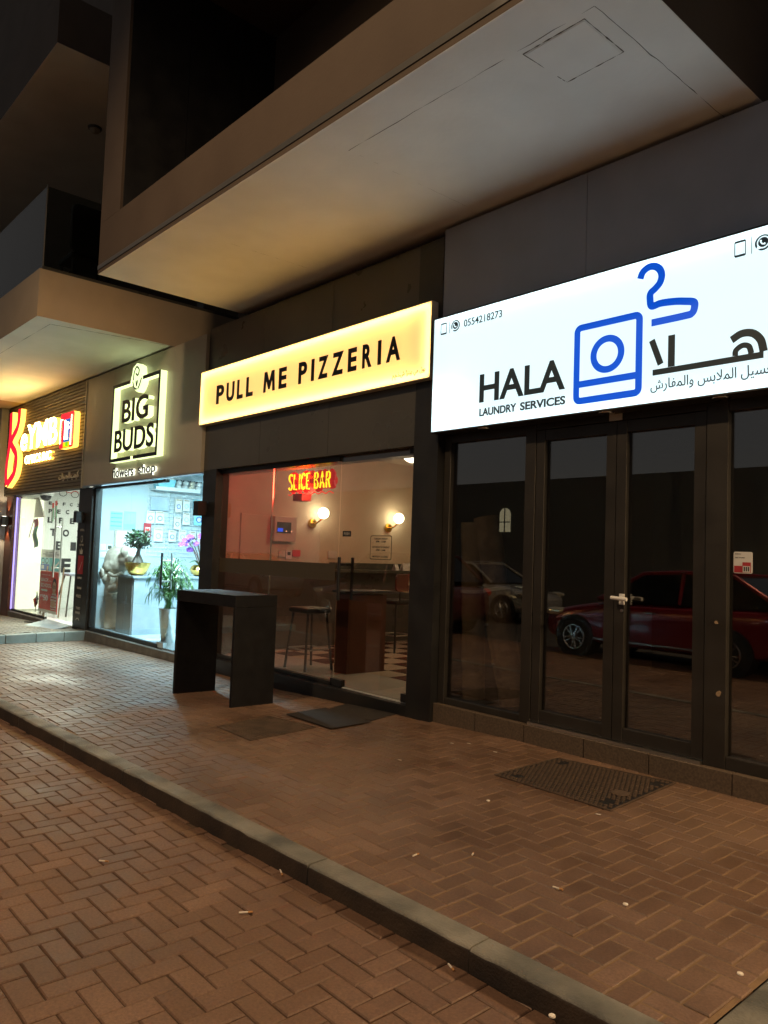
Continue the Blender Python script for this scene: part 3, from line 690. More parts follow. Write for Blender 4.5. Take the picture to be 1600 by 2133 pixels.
# ------------------------------------------------------------------ pizzeria shopfront
S = thing("pizzeria_shopfront", "dim pizzeria glass front with black plinth and black bar handles", "shopfront", (-7.2, 5.2, -.1))
MB().box(-9.128, -5.31, 5.11, 5.3, -.25, .06).build("plinth", 'black_clad', S, bevel=.006)
for z in ((.062, .1), (2.5, 2.558)): MB().box(-9.128, -6.57, 5.18, 5.25, *z).build("channel", 'frame_black', S)
MB().box(-9.128, -5.31, 5.255, 5.4, 2.5, 2.62).build("header_beam", 'clad_beige', S)
for (a, c) in ((-9.125, -7.9), (-7.894, -6.57)): MB().box(a, c, 5.2, 5.21, .102, 2.498).build("pane", 'glass_pizza', S)
for x in (-7.897,): MB().box(x - .003, x + .003, 5.197, 5.213, .102, 2.498).build("glass_joint", 'steel', S)
MB().box(-9.09, -6.6, 5.194, 5.1965, 1.19, 1.375).build("frosted_band", 'band', S)
d = MB().box(-6.555, -5.32, 5.2, 5.21, .075, 2.58).build("door", 'glass_pizza', S)
m = MB()
for (x, y) in ((-6.45, 5.13), (-6.42, 5.29)): m.box(x - .016, x + .016, y - .012, y + .012, .99, 1.45)
for z in (1.07, 1.37): m.box(-6.45, -6.42, 5.142, 5.278, z - .012, z + .012)
m.build("handle", 'black', d, bevel=.004)
MB().box(-6.6, -6.4, 5.18, 5.232, .062, .14).build("patch_fitting", 'black', d, bevel=.004)
MB().box(-5.48, -5.315, 5.18, 5.232, .07, .15).build("patch_fitting", 'black', d, bevel=.004)
MB().box(-5.46, -5.315, 5.18, 5.232, 2.5, 2.575).build("patch_fitting", 'black', d, bevel=.004)
m = MB(); m.plate(-6.49, -6.35, 1.675, 1.735, 'Y', 5.197, .002, 0); m.text("PUSH", -6.465, -6.375, 1.69, 1.72, 'Y', 5.1945, .001, 1)
tag(m.build("push_sign", ['ink', 'offwhite']), "small black PUSH plate stuck on the pizzeria's glass door", "sign")
m = MB(); m.ribbon(rrect(-6.025, -5.7, 1.445, 1.685, .02), .006, 'Y', 5.198, .001, True)
for (s, u0, u1, z) in (("TUESDAY-FRIDAY", -5.97, -5.76, 1.646), ("6PM - 12AM", -5.94, -5.79, 1.617), ("SATURDAY & SUNDAY", -5.995, -5.73, 1.56), ("6PM - 1AM", -5.935, -5.795, 1.53), ("MONDAY CLOSED", -5.985, -5.745, 1.463)):
    m.text(s, u0, u1, z, z + .019, 'Y', 5.198, .001, 0, bold=.01)
tag(m.build("opening_hours_sign", 'ink'), "rounded opening hours sticker in black letters on the pizzeria door", "sign")

SG = thing("pizzeria_sign", "long glowing gold pizzeria sign box with black letters", "shop sign", (-7.27, 5.0, 3.2))
x0, x1, z0, z1 = -9.5, -5.04, 3.175, 3.905
MB().box(x0 + .004, x1 - .004, 5.004, 5.016, z0 + .004, z1 - .004).build("face", 'em_gold', SG)
m = MB()
for (a, b_, c, e) in ((x0, x1, z1 - .003, z1 + .004), (x0, x1, z0 - .004, z0 + .003)): m.box(a, b_, 5.003, 5.098, c, e)
m.box(x0 - .004, x0 + .003, 5.003, 5.098, z0 + .004, z1 - .004).box(x1 - .003, x1 + .004, 5.003, 5.098, z0 + .004, z1 - .004)
m.box(x0, x1, 5.09, 5.097, z0 + .004, z1 - .004)
m.build("case", 'offwhite', SG)
m = MB()
for z in (z0 + .03, z1 - .03): m.box(x0 + .03, x1 - .03, 5.045, 5.055, z - .006, z + .006)
for x in (x0 + .03, x1 - .03): m.box(x - .006, x + .006, 5.055, 5.065, z0 + .05, z1 - .05)
m.build("led_strip", 'led_warm', SG)
def glyph(m, c, u0, u1):
    if c == "M": m.poly([(u0 + (u1 - u0) * u, 3.41 + .25 * v) for u, v in ((0, 0), (.08, 1), (.3, 1), (.5, .5), (.7, 1), (.92, 1), (1, 0), (.8, 0), (.76, .6), (.56, .12), (.44, .12), (.24, .6), (.2, 0))], 'Y', 5.0035, .006)
    elif c == "I": m.plate(u0, u1, 3.41, 3.66, 'Y', 5.0035, .006)
    else: m.text(c, u0, u1, 3.41, 3.66, 'Y', 5.0035, .006, 0, bold=.034)
for wd in ((("P", 451, 466.5), ("U", 472, 488), ("L", 494, 506), ("L", 513, 527)), (("M", 549, 573), ("E", 581, 597)), (("P", 622, 639.5), ("I", 648.5, 654.5), ("Z", 663, 683), ("Z", 692, 715), ("E", 725, 743), ("R", 755, 774.5), ("I", 787, 794), ("A", 805, 834))):
    m = MB()
    for (c, a, b_) in wd: glyph(m, c, PY(a, 822 - (a - 449) * .252, 5.0).x, PY(b_, 822 - (b_ - 449) * .252, 5.0).x)
    m.build("word", 'letter_black', SG)
m = MB(); m.text(arabic("\u0628\u0648\u0644 \u0645\u064a \u0628\u064a\u062a\u0632\u0627 \u0634.\u0630.\u0645.\u0645"), -5.56, -5.1, 3.215, 3.29, 'Y', 5.0035, .004, 0)
m.build("small_script", 'letter_black', SG)

# ------------------------------------------------------------------ laundry shopfront
S = thing("laundry_shopfront", "dark bronze framed double door and windows of the closed laundry", "shopfront", (-3, 5.2, 0))
m = MB(); xs = [-4.985, -4.47, -3.94, -3.37, -2.83, -2.24, -1.6, -.9, -.2, .6, 1.5]
for a, c in zip(xs, xs[1:]): m.box(a + .002, c - .002, 5.13, 5.3, -.2, .145)
m.build("plinth", 'granite', S, bevel=.004)
m = MB(); Y0, Y1 = 5.18, 5.27
for (a, c) in ((-4.98, -4.9), (-4.03, -3.925), (-2.46, -2.31), (-1.2, -1.1), (-.02, .06)): m.box(a, c, Y0, Y1, .147, 2.638)
for (a, c, z_, e) in ((-4.898, -4.032, .147, .2), (-4.898, -4.032, 2.56, 2.638), (-3.923, -2.462, 2.585, 2.638), (-2.308, -1.202, .147, .23), (-2.308, -1.202, 2.56, 2.638), (-1.098, -.022, .147, .2), (-1.098, -.022, 2.56, 2.638)): m.box(a, c, Y0 + .004, Y1, z_, e)
m.build("frame", 'frame_bronze', S, bevel=.003)
MB().box(-3.923, -2.462, 5.15, 5.28, .147, .168).build("threshold", 'steel', S)
for (a, c) in ((-4.9, -4.03), (-2.31, -1.2), (-1.1, -.02)): MB().box(a, c, 5.228, 5.236, .2, 2.56).build("pane", 'glass_dark', S)
for (a, c, nm) in ((-3.92, -3.168, 0), (-3.164, -2.465, 1)):
    m = MB(); w = .085
    m.box(a, a + w, 5.186, 5.26, .17, 2.58).box(c - w, c, 5.186, 5.26, .17, 2.58).box(a + w + .001, c - w - .001, 5.19, 5.26, .17, .27).box(a + w + .001, c - w - .001, 5.19, 5.26, 2.49, 2.58)
    d = m.build("door", 'frame_bronze', S, bevel=.003)
    MB().box(a + w, c - w, 5.228, 5.236, .27, 2.49).build("pane", 'glass_dark', d)
    if nm == 1:
        m = MB(); m.box(-3.115, -3.075, 5.174, 5.185, 1.185, 1.265); m.tube([(-3.095, 5.175, 1.232), (-3.095, 5.125, 1.232)], .012, 10)
        m.tube([(-3.15, 5.12, 1.234), (-3.02, 5.12, 1.228)], .014, 12); m.build("lever_handle", 'white', d, smooth=True)
        MB().tube([(-3.095, 5.186, 1.14), (-3.095, 5.176, 1.14)], .012, 12).build("keyhole", 'steel', d)
tag(MB().box(-3.225, -3.115, 5.17, 5.178, 2.585, 2.635).build("paper_tag", 'offwhite'), "small blank white tag on the frame under the white sign", "tag")
m = MB(); m.poly(rrect(-2.285, -2.16, 1.455, 1.6, .012), 'Y', 5.227, .002, 0)
m.plate(-2.28, -2.225, 1.46, 1.505, 'Y', 5.2245, .001, 1); m.plate(-2.225, -2.17, 1.46, 1.53, 'Y', 5.2235, .001, 1); m.plate(-2.222, -2.174, 1.462, 1.505, 'Y', 5.222, .001, 0)
m.text("delivery", -2.275, -2.235, 1.58, 1.59, 'Y', 5.2245, .001, 2); m.text("tap to pay", -2.275, -2.21, 1.555, 1.565, 'Y', 5.2245, .001, 2)
for k in range(3): m.plate(-2.215 + k * .014, -2.207 + k * .014, 1.47, 1.5, 'Y', 5.2205, .001, 2)
tag(m.build("payment_sticker", ['paper', 'crimson', 'ink']), "small white and maroon sticker on the right laundry window", "sticker")
for (x, z, r) in ((-2.375, 1.115, .016), (-2.355, .64, .022)):
    m = MB(); m.poly([(x + r * random.uniform(.5, 1.1) * math.cos(k * .7), z + r * random.uniform(.5, 1.1) * math.sin(k * .7)) for k in range(9)], 'Y', 5.179, .003)
    tag(m.build("tape_scrap", 'carpet'), ["torn tan tape scrap on the door post beside the handle", "torn tan tape scrap low on the laundry door post"][0 if z > 1 else 1], "tape")

SG = thing("laundry_sign", "big white backlit laundry sign with blue washer and hanger logo", "shop sign", (-3, 5.0, 2.65))
x0, x1, z0, z1 = -5.0, -.95, 2.642, 3.712
MB().box(x0 + .006, x1 - .006, 5.004, 5.012, z0 + .006, z1 - .006).build("face", 'em_white', SG)
m = MB()
for (a, b_, c, e) in ((x0, x1, z1 - .005, z1 + .006), (x0, x1, z0 - .006, z0 + .005)): m.box(a, b_, 5.0, 5.178, c, e)
m.box(x0 - .005, x0 + .005, 5.0, 5.096, z0 + .006, z1 - .006).box(x1 - .005, x1 + .005, 5.0, 5.096, z0 + .006, z1 - .006)
m.box(x0, x1, 5.085, 5.095, z0 + .006, z1 - .006)
m.build("case", 'frame_bronze', SG)
m = MB()
for (a, b_, z) in ((-4.95, -4.5, z0 + .07), (-4.45, -1.0, z0 + .018), (-4.97, -.98, z1 - .018)): m.tube([(a, 5.042, z), (b_, 5.042, z)], .006 if z0 + .05 < z < 3 else .0022, 6)
m.tube([(-4.9, 5.06, z0 + .12), (-4.9, 5.06, z0 + .42)], .012, 6); m.tube([(-4.86, 5.06, z0 + .2), (-4.56, 5.06, z0 + .2)], .012, 6)
m.build("led_tube", 'led_cool', SG)
YF = 5.003
m = MB(); m.text("HALA", -4.41, -3.52, 2.85, 3.1, 'Y', YF, .004, 0, bold=.022); m.build("letters", 'vinyl', SG)
for (s, u0, u1) in (("LAUNDRY", -4.405, -4.0), ("SERVICES", -3.96, -3.515)): MB().text(s, u0, u1, 2.728, 2.797, 'Y', YF, .003, 0, bold=.03).build("small_letters", 'vinyl', SG)
def contact(u, num0, num1):
    m = MB(); m.ribbon(rrect(u, u + .07, 3.548, 3.652, .008), .005, 'Y', YF, .002, True)
    m.plate(u + .003, u + .067, 3.64, 3.65, 'Y', YF - .0025, .001); m.plate(u + .003, u + .067, 3.55, 3.56, 'Y', YF - .0025, .001)
    m.plate(u + .108, u + .112, 3.545, 3.66, 'Y', YF, .002)
    c = (u + .182, 3.6)
    m.disc(c[0], c[1], .052, .052, 'Y', YF, .002, 32, 0); m.disc(c[0] + .002, c[1] + .001, .041, .041, 'Y', YF - .0025, .001, 32, 1)
    m.poly([(c[0] - .046, c[1] - .044), (c[0] - .012, c[1] - .036), (c[0] - .034, c[1] - .016)], 'Y', YF - .0026, .001, 1)
    m.disc(c[0] + .002, c[1] + .001, .032, .032, 'Y', YF - .004, .001, 32, 0)
    m.ribbon([(c[0] - .013, c[1] + .014), (c[0] - .012, c[1] + .002), (c[0] - .003, c[1] - .01), (c[0] + .012, c[1] - .014)], .009, 'Y', YF - .0055, .001, mi=1)
    m.disc(c[0] - .012, c[1] + .012, .007, .006, 'Y', YF - .007, .001, 10, 1); m.disc(c[0] + .012, c[1] - .012, .006, .007, 'Y', YF - .0071, .001, 10, 1)
    if num1: m.text("0554218273", num0, num1, 3.566, 3.632, 'Y', YF, .002, 0, bold=.008)
    m.build("contact_row", ['vinyl', 'em_white'], SG)
contact(-4.905, -4.62, -4.18); contact(-2.2, -1.915, -1.48)
m = MB(); w = .052
m.ribbon(rrect(-3.415, -2.885, 2.735, 3.31, .035), w, 'Y', YF, .004, True)
m.ribbon([(-3.39, 2.865), (-2.91, 2.865)], w, 'Y', YF, .0035); m.ribbon(arc(-3.148, 3.065, .118, .118, 0, 352.8, 49), w, 'Y', YF, .004, True)
m.ribbon([(p.x, p.z) for p in curve3([(-2.885, 0, 3.575), (-2.865, 0, 3.62), (-2.82, 0, 3.645), (-2.775, 0, 3.64), (-2.735, 0, 3.61), (-2.717, 0, 3.56), (-2.73, 0, 3.51), (-2.765, 0, 3.475), (-2.8, 0, 3.45), (-2.805, 0, 3.41), (-2.79, 0, 3.352), (-2.72, 0, 3.357), (-2.62, 0, 3.347), (-2.54, 0, 3.33), (-2.478, 0, 3.31), (-2.472, 0, 3.27), (-2.49, 0, 3.235), (-2.54, 0, 3.228), (-2.79, 0, 3.228)], 8)], w, 'Y', YF, .004)
m.build("washer_hanger_logo", 'em_blue', SG)
m = MB(); m.ribbon([(-2.785, 3.1), (-2.715, 2.915)], .045, 'Y', YF, .004); m.ribbon([(-2.635, 3.11), (-2.635, 2.885)], .05, 'Y', YF, .004)
m.ribbon([(-2.775, 2.862), (-2.01, 2.862)], .042, 'Y', YF, .004)
m.ribbon([(p.x, p.z) for p in curve3([(-2.215, 0, 2.995), (-2.15, 0, 3.025), (-2.08, 0, 3.015), (-2.03, 0, 2.965), (-2.012, 0, 2.9), (-2.01, 0, 2.8835)], 8)], .05, 'Y', YF, .004)
m.ribbon([(p.x, p.z) for p in curve3([(-2.19, 0, 2.884), (-2.185, 0, 2.92), (-2.145, 0, 2.945), (-2.105, 0, 2.935), (-2.09, 0, 2.9), (-2.088, 0, 2.8835)], 8)], .036, 'Y', YF, .004)
m.build("script_letters", 'vinyl', SG)
m = MB(); m.text(arabic("\u0644\u063a\u0633\u064a\u0644 \u0627\u0644\u0645\u0644\u0627\u0628\u0633 \u0648\u0627\u0644\u0645\u0641\u0627\u0631\u0634"), -2.79, -1.93, 2.715, 2.81, 'Y', YF, .003, 0, bold=.004); m.build("small_script", 'vinyl', SG)
for x in (-4.42, -3.2, -2.32): 
    m = MB(); m.lathe([(.045, -.006), (.06, -.006), (.062, 0), (.045, .002)], (x, 5.09, z0 - .007), 24); m.build("downlight_rim", 'chrome', SG, smooth=True)

# ------------------------------------------------------------------ cube wall lights on the pillars
def wall_light(x, y, z, label):
    t = thing("wall_light", label, "wall light", (x, y, z), "black up and down wall lights")
    MB().box(x - .07, x + .07, y - .15, y - .02, z - .1, z + .1).build("lamp_body", 'black', t, bevel=.006)
    MB().box(x - .05, x + .05, y - .02, y, z - .06, z + .06).build("mount_plate", 'black', t)
    return t
t = wall_light(-18.4, 5.12, 1.94, "black wall light left of the optician, shining up and down")
for s in (1, -1):
    MB().tube([(-18.4, 5.03, 1.94 + s * .098), (-18.4, 5.03, 1.94 + s * .106)], .04, 16).build("lens", 'bulb', t)
    lamp("wall_beam", 'SPOT', (-18.4, 5.03, 1.94 + s * .12), 22, (1.0, .66, .32), .02, t, spot=75, blend=.4, aim=(-18.4, 5.09, 1.94 + s * 2))
wall_light(-13.9, 5.12, 1.97, "unlit black wall light on the pillar between optician and flower shop")
wall_light(-9.38, 5.1, 2.03, "unlit black wall light on the pillar between flower shop and pizzeria")

# balcony details, high up
p = PZ(198, 266, 8.2)
t = thing("ceiling_light", "round unlit ceiling light under the upper left balcony", "ceiling light", (p.x, p.y, 8.2))
MB().lathe([(.1, -.03), (.11, 0)], (p.x, p.y, 8.198), 24).build("rim", 'clad_dark', t, smooth=True)
MB().ball((p.x, p.y, 8.165), (.085, .085, .06), 18).build("dome", 'clad_beige', t, smooth=True)
p = PY(55, 519, 6.36)
t = thing("balcony_lamp", "tiny lit lamp on the wall behind the left glass balcony", "wall lamp", (p.x, 6.38, p.z))
MB().box(p.x - .05, p.x + .05, 6.34, 6.39, p.z - .06, p.z + .06).build("lamp_body", 'black', t)
MB().ball((p.x, 6.33, p.z), .032, 12).build("bulb", 'bulb', t, smooth=True)
t = thing("balcony_chair", "dark high backed chair on the balcony behind the glass railing", "chair", (-10.9, 4.1, 5.16))
m = MB(); q = rrect(-.02, .0, 0, 0, 0) if 0 else None
pts = rrect(3.62, 4.3, 5.62, 6.32, .1)
m.poly(pts, 'X', -10.95, .05)
m.build("backrest", 'black', t, bevel=.015)
MB().box(-11.5, -10.96, 3.66, 4.26, 5.56, 5.64).build("seat", 'black', t, bevel=.02)
for (x, y) in ((-11.45, 3.7), (-11.45, 4.22), (-11.0, 3.7), (-11.0, 4.22)): MB().tube([(x, y, 5.155), (x, y, 5.56)], .018, 8).build("leg", 'black', t)

# ------------------------------------------------------------------ optician interior
XW = -18.148
t = tag(MB().box(-18.149, -18.14, 5.85, 7.2, .0, 2.74).build("eye_chart_wall", 'curtain'), None)
m = MB()
def L_(s, px, py, h, wid, b=.05):
    p = PX(px, py, -18.139); m.text(s, p.y - wid / 2, p.y + wid / 2, p.z - h / 2, p.z + h / 2, 'X', -18.1395, .002, 0, bold=b)
o_ = lambda x, y: (x / 6.095, 1000 + y / 6.095)
for (row, y0, dy, h, w) in ((((640, "E"), (720, "D"), (815, "F"), (905, "C"), (995, "Z")), 292, .08, .075, .065), (((640, "P"), (748, "E"), (858, "C"), (965, "F")), 395, .055, .1, .08), (((635, "L"), (778, "P"), (918, "E"), (1040, "D")), 505, .06, .135, .11), (((675, "T"), (838, "O"), (1010, "Z")), 660, .07, .17, .145), (((745, "E"), (930, "I")), 826, .06, .2, .13), (((832, "E"),), 1085, .0, .33, .24)):
    for (x, s) in row:
        px, py = o_(x, y0 + (x - 640) * dy); L_(s, px, py, h, w)
P = [PX(*o_(x, y), -18.139) for (x, y) in ((800, 165), (952, 185))]
for p in P: m.ribbon(arc(p.y, p.z, .085, .07, 0, 350, 24), .014, 'X', -18.1395, .002, True)
m.ribbon(arc((P[0].y + P[1].y) / 2, P[0].z - .01, .05, .035, 20, 160, 8), .016, 'X', -18.1395, .002, mi=1)
for p in P: m.ribbon(arc(p.y, p.z + .004, .09, .075, 20, 160, 10), .016, 'X', -18.1385, .002, mi=1)
ch = m.build("printed_letters", ['ink', 'red'], None)
ch.parent = t; ch.location = Vector(ch.location) - t.location; WLOC[ch.name] = WLOC[ch.name]
tag(t, "white wall sheet printed with rows of eye chart letters and red glasses", "eye chart")
# easel posters
def standee(nm, label, x0, x1, z0, z1, y, lean):
    t = thing(nm, label, "poster stand", ((x0 + x1) / 2, y, -.03), "poster stands in the optician's window")
    return t, (lambda u, v: (x0 + (x1 - x0) * u, z0 + (z1 - z0) * v))
Yp = 5.62; k = (5.62 / 5.9)
def pp(x, y, Y): p = PY(*o_(x, y), Y); return p.x, p.z
t = thing("eye_test_poster", "white and teal eye test poster on a stand in the optician's window", "poster", (-16.9, 5.74, -.03), "poster stands in the optician's window")
xa, za = pp(505, 1240, 5.74); xb, zb = pp(770, 890, 5.74)
m = MB(); m.plate(xa, xb, .1, zb, 'Y', 5.75, .01, 0)
zt = za + (zb - za) * .72; zm = za + (zb - za) * .5; zl = za + (zb - za) * .28; xm = xa + (xb - xa) * .48
m.plate(xa, xm, zm, zt, 'Y', 5.739, .001, 1); m.plate(xm, xb, zl, zt, 'Y', 5.739, .001, 2); m.plate(xa, xm, zl, zm, 'Y', 5.739, .001, 3)
for q in (-1, 1): m.ribbon(arc(xa + (xm - xa) * .5 + q * .13, (zm + zt) / 2, .09, .055, 0, 345, 20), .02, 'Y', 5.737, .001, True, 4)
m.ribbon([(xm + .12, zl + .09), (xm + .24, zl + .03), (xb - .05, zl + .2)], .05, 'Y', 5.737, .001, mi=0)
m.disc(xa + .16, zl + .16, .05, .035, 'Y', 5.737, .001, 16, 0); m.plate(xa + .08, xa + .25, zl + .03, zl + .11, 'Y', 5.737, .001, 0)
for (s, q, a, b_) in (("EYE TEST FOR", .88, .25, .85), ("DRIVER'S LICENSE", .82, .12, .95), ("& RENEWAL", .765, .25, .8)):
    m.text(s, xa + (xb - xa) * a, xa + (xb - xa) * b_, za + (zb - za) * q, za + (zb - za) * (q + .04), 'Y', 5.739, .001, 4, bold=.02)
m.build("panel", ['paper', 'sky_blue', 'teal', 'blue', 'ink'], t)
MB().tube([(xa + .1, 5.78, 0), (xa + .3, 5.9, .9)], .012, 6).build("easel_leg", 'steel', t)
t = thing("back_to_school_poster", "red BACK TO SCHOOL poster on an easel in the optician's window", "poster", (-16.9, 5.5, -.03), "poster stands in the optician's window")
m = MB(); A = [pp(495, 1620, 5.5), pp(725, 1660, 5.5), pp(760, 1160, 5.5), pp(535, 1150, 5.5)]
xa = A[0][0]; xb = A[1][0]; za = .03; zb = A[3][1]; W_ = xb - xa; H_ = zb - za
m.plate(xa, xb, za, zb, 'Y', 5.5, .012, 0)
m.text("BACK", xa + .08 * W_, xa + .5 * W_, za + .75 * H_, za + .83 * H_, 'Y', 5.487, .001, 1, bold=.01); m.text("to", xa + .54 * W_, xa + .64 * W_, za + .75 * H_, za + .785 * H_, 'Y', 5.487, .001, 1)
m.text("SCHOOL", xa + .06 * W_, xa + .66 * W_, za + .61 * H_, za + .7 * H_, 'Y', 5.487, .001, 1, bold=.01)
m.text("vision care offer", xa + .1 * W_, xa + .6 * W_, za + .9 * H_, za + .93 * H_, 'Y', 5.487, .001, 1)
m.poly(rrect(xa + .1 * W_, xa + .45 * W_, za + .51 * H_, za + .555 * H_, .01), 'Y', 5.487, .001, 1)
m.text("UP TO", xa + .06 * W_, xa + .24 * W_, za + .36 * H_, za + .42 * H_, 'Y', 5.487, .001, 1, bold=.02); m.text("50", xa + .25 * W_, xa + .5 * W_, za + .28 * H_, za + .42 * H_, 'Y', 5.487, .001, 1, bold=.03)
cx, cz = xa + .82 * W_, za + .62 * H_
m.poly([(cx - .17, za + .1 * H_), (cx + .15, za + .1 * H_), (cx + .17, za + .42 * H_), (cx + .06, za + .52 * H_), (cx - .06, za + .52 * H_), (cx - .19, za + .38 * H_)], 'Y', 5.487, .001, 1)
for q in range(5): m.plate(cx - .17, cx + .15, za + (.12 + q * .075) * H_, za + (.15 + q * .075) * H_, 'Y', 5.485, .0008, 5)
m.disc(cx - .02, za + .24 * H_, .15, .07, 'Y', 5.484, .001, 20, 2)
m.disc(cx, cz + .05, .125, .15, 'Y', 5.4862, .001, 24, 3); m.disc(cx, cz, .105, .13, 'Y', 5.485, .001, 24, 2)
for q in (-1, 1): m.ribbon(arc(cx + q * .045, cz + .02, .035, .025, 0, 345, 14), .012, 'Y', 5.4835, .001, True, 3)
m.ribbon(arc(cx, cz - .03, .04, .03, 200, 340, 8), .01, 'Y', 5.4835, .001, mi=1)
m.plate(xa, xb, za, za + .07 * H_, 'Y', 5.4865, .001, 4)
m.build("panel", ['red', 'paper', 'skin', 'ink', 'offwhite', 'crimson'], t)
for s in (0, 1): MB().tube([(xa + s * W_, 5.53, -.03), (xa + s * W_ * .9 + .03, 5.62, zb + .1)], .016, 8).build("easel_leg", 'carpet', t)
# flags
def flagmesh(nm, label, cx, y, z, w, h, ang, grp, stripes=(3, 2, 1)):
    t = thing(nm, label, "flag", (cx, y, z), grp)
    m = MB(); c, s = math.cos(R(ang)), math.sin(R(ang))
    def q(u, v): return (cx + (u * c - v * s), y + .02 * math.sin(u * 14), z + (u * s + v * c))
    def band(u0, u1, v0, v1, mi, d=0):
        n = 6
        for k in range(n):
            a = u0 + (u1 - u0) * k / n; b_ = u0 + (u1 - u0) * (k + 1) / n
            P0 = [q(a, v0), q(b_, v0), q(b_, v1), q(a, v1)]
            m.hexa([(p[0], p[1] - d, p[2]) for p in P0], [(p[0], p[1] - d - .003, p[2]) for p in P0], mi)
    band(0, w * .27, 0, h, 0, .001)
    for k, mi in enumerate(stripes): band(w * .27, w, h * k / 3, h * (k + 1) / 3, mi)
    m.build("cloth", ['red', 'green', 'paper', 'ink'], t)
    return t
p = PY(*o_(405, 520), 5.45); t = flagmesh("flag", "small red green white flag hanging down from a stick at the window", p.x + .12, 5.45, p.z + .02, .62, .28, -82, "little flags in the optician's window", (2, 1, 1))
MB().tube([(p.x + .12, 5.46, p.z + .05), (p.x - .28, 5.47, p.z - .48)], .008, 6).build("stick", 'wood', t)
p = PY(*o_(450, 1630), 5.38); t = flagmesh("flag", "small flag tilted at the foot of the red poster", p.x - .05, 5.38, p.z + .02, .34, .2, 35, "little flags in the optician's window")
MB().tube([(p.x, 5.385, 0.02), (p.x - .02, 5.385, .3)], .007, 6).build("stick", 'wood', t)
G = thing("flag_bunting", "string of small vertical flags hanging across the optician's ceiling", "bunting", (-18, 5.95, 2.3))
pts = [PY(*o_(x, y), 5.95) for (x, y) in ((495, 205), (560, 270), (620, 300), (690, 285), (745, 235))]
MB().tube(curve3(pts), .005, 5).build("string", 'paper', G)
for k in range(6):
    C3 = curve3(pts); c = C3[int((k + .4) / 6 * (len(C3) - 1))]
    m = MB(); w = .13; h = .42
    m.plate(c.x - w / 2, c.x + w / 2, c.z - h * .27, c.z, 'Y', 5.95, .004, 0)
    for j, mi in enumerate((3, 2, 1)): m.plate(c.x - w / 2 + w * j / 3, c.x - w / 2 + w * (j + 1) / 3, c.z - h, c.z - h * .275, 'Y', 5.95, .004, mi)
    m.build("pennant", ['red', 'green', 'paper', 'ink'], G)
p = PY(*o_(585, 185), 5.6)
t = thing("security_camera", "white dome security camera on the optician's ceiling", "camera", (p.x, 5.6, p.z))
MB().lathe([(.16, .12), (.17, .02), (.14, -.02)], (p.x, 5.6, p.z), 20).build("housing", 'white', t, smooth=True)
MB().ball((p.x, 5.6, p.z - .03), (.12, .12, .11), 18).build("dome", 'car_glass', t, smooth=True)
P = [PY(*o_(x, y), 5.6) for (x, y) in ((350, 235), (500, 225), (590, 470), (430, 478))]
m = MB(); m.hexa([(p.x, 5.6 + (0 if k < 2 else -.02), p.z) for k, p in enumerate(P)], [(p.x, 5.57 + (0 if k < 2 else -.02), p.z) for k, p in enumerate(P)])
tag(m.build("hanging_board", 'clad_beige'), "tilted grey board hanging at the top of the optician's window", "board")
P0 = PY(*o_(960, 1180), 6.0)
t = thing("high_stool", "grey stool with splayed dark legs inside the optician", "stool", (P0.x, 6.0, -.03))
MB().box(P0.x - .25, P0.x + .2, 5.8, 6.2, P0.z - .06, P0.z).build("seat", 'clad_grey', t, bevel=.02)
for (dx, dy) in ((-.2, -.15), (.15, -.15), (-.2, .15), (.15, .15)): MB().tube([(P0.x + dx, 6 + dy, P0.z - .06), (P0.x + dx * 2.2, 6 + dy * 1.8, -.03)], .018, 8).build("leg", 'clad_dark', t)
lamp("optician_spill_boost", 'SPOT', (-15.2, 5.36, 2.6), 420, (.95, 1.0, .88), .06, None, spot=100, blend=.7, aim=(-13.6, 4.0, 0))  # added spot, strengthens the shop light spilling onto the pavement
lamp("optician_lamp", 'AREA', (-16.2, 6.3, 2.68), 60, (.95, 1.0, .88), 1.4, None, aim=(-16.2, 6.3, 0))
lamp("optician_lamp", 'AREA', (-16.0, 5.36, 2.68), 85, (1, .98, .85), .3, None, aim=(-15.6, 5.7, 0))

# ------------------------------------------------------------------ flower shop interior
fq = lambda x, y: (190 + x * 250 / 1333, 970 + y * 400 / 2133)
XF = -13.598
t = thing("service_counter", "pale blue marble sales counter with a grey end panel", "counter", (-12.6, 6.5, 0))
MB().box(-12.36, -12.33, 5.45, 8.15, .0, .95).build("front_panel", 'marble', t)
m = MB(); m.box(-12.95, -12.63, 5.43, 5.46, .0, .95).box(-12.625, -12.361, 5.43, 5.46, .0, .95); m.build("end_panel", 'counter_grey', t)
MB().box(-12.95, -12.361, 5.462, 8.15, .02, .9).build("body", 'white', t)
MB().box(-12.97, -12.31, 5.42, 8.15, .952, .985).build("top", 'marble', t)
m = MB()
for (a, b_, s) in ((205, 350, 0), (355, 500, 1)):
    p0 = PX(*fq(a, 715), XF); p1 = PX(*fq(b_, 515), XF)
    m = MB(); m.plate(p0.y, p1.y, p0.z, p1.z, 'X', XF, .004, 0)
    for k in range(4 if s == 0 else 1):
        zz = p1.z - .03 - k * .075; m.plate(p0.y + .01, p1.y - .01, zz - (.012 if s == 0 else .2), zz, 'X', XF + .0045, .001, 1 if s == 0 else 2)
    tag(m.build("wall_notice", ['sky_blue', 'blue', 'marble']), ["pale blue ruled notice on the white wall, the left one", "pale blue plain notice on the white wall, beside the ruled one"][s], "notice", "notices on the flower shop wall")
p0 = PX(*fq(262, 1000), XF); p1 = PX(*fq(520, 740), XF)
t = thing("wall_cabinet", "white flush cabinet door on the flower shop wall under the notices", "cabinet", (XF, p0.y, .9))
MB().box(XF, XF + .03, p0.y, p1.y, .95, p1.z).build("door", 'white', t, bevel=.004)
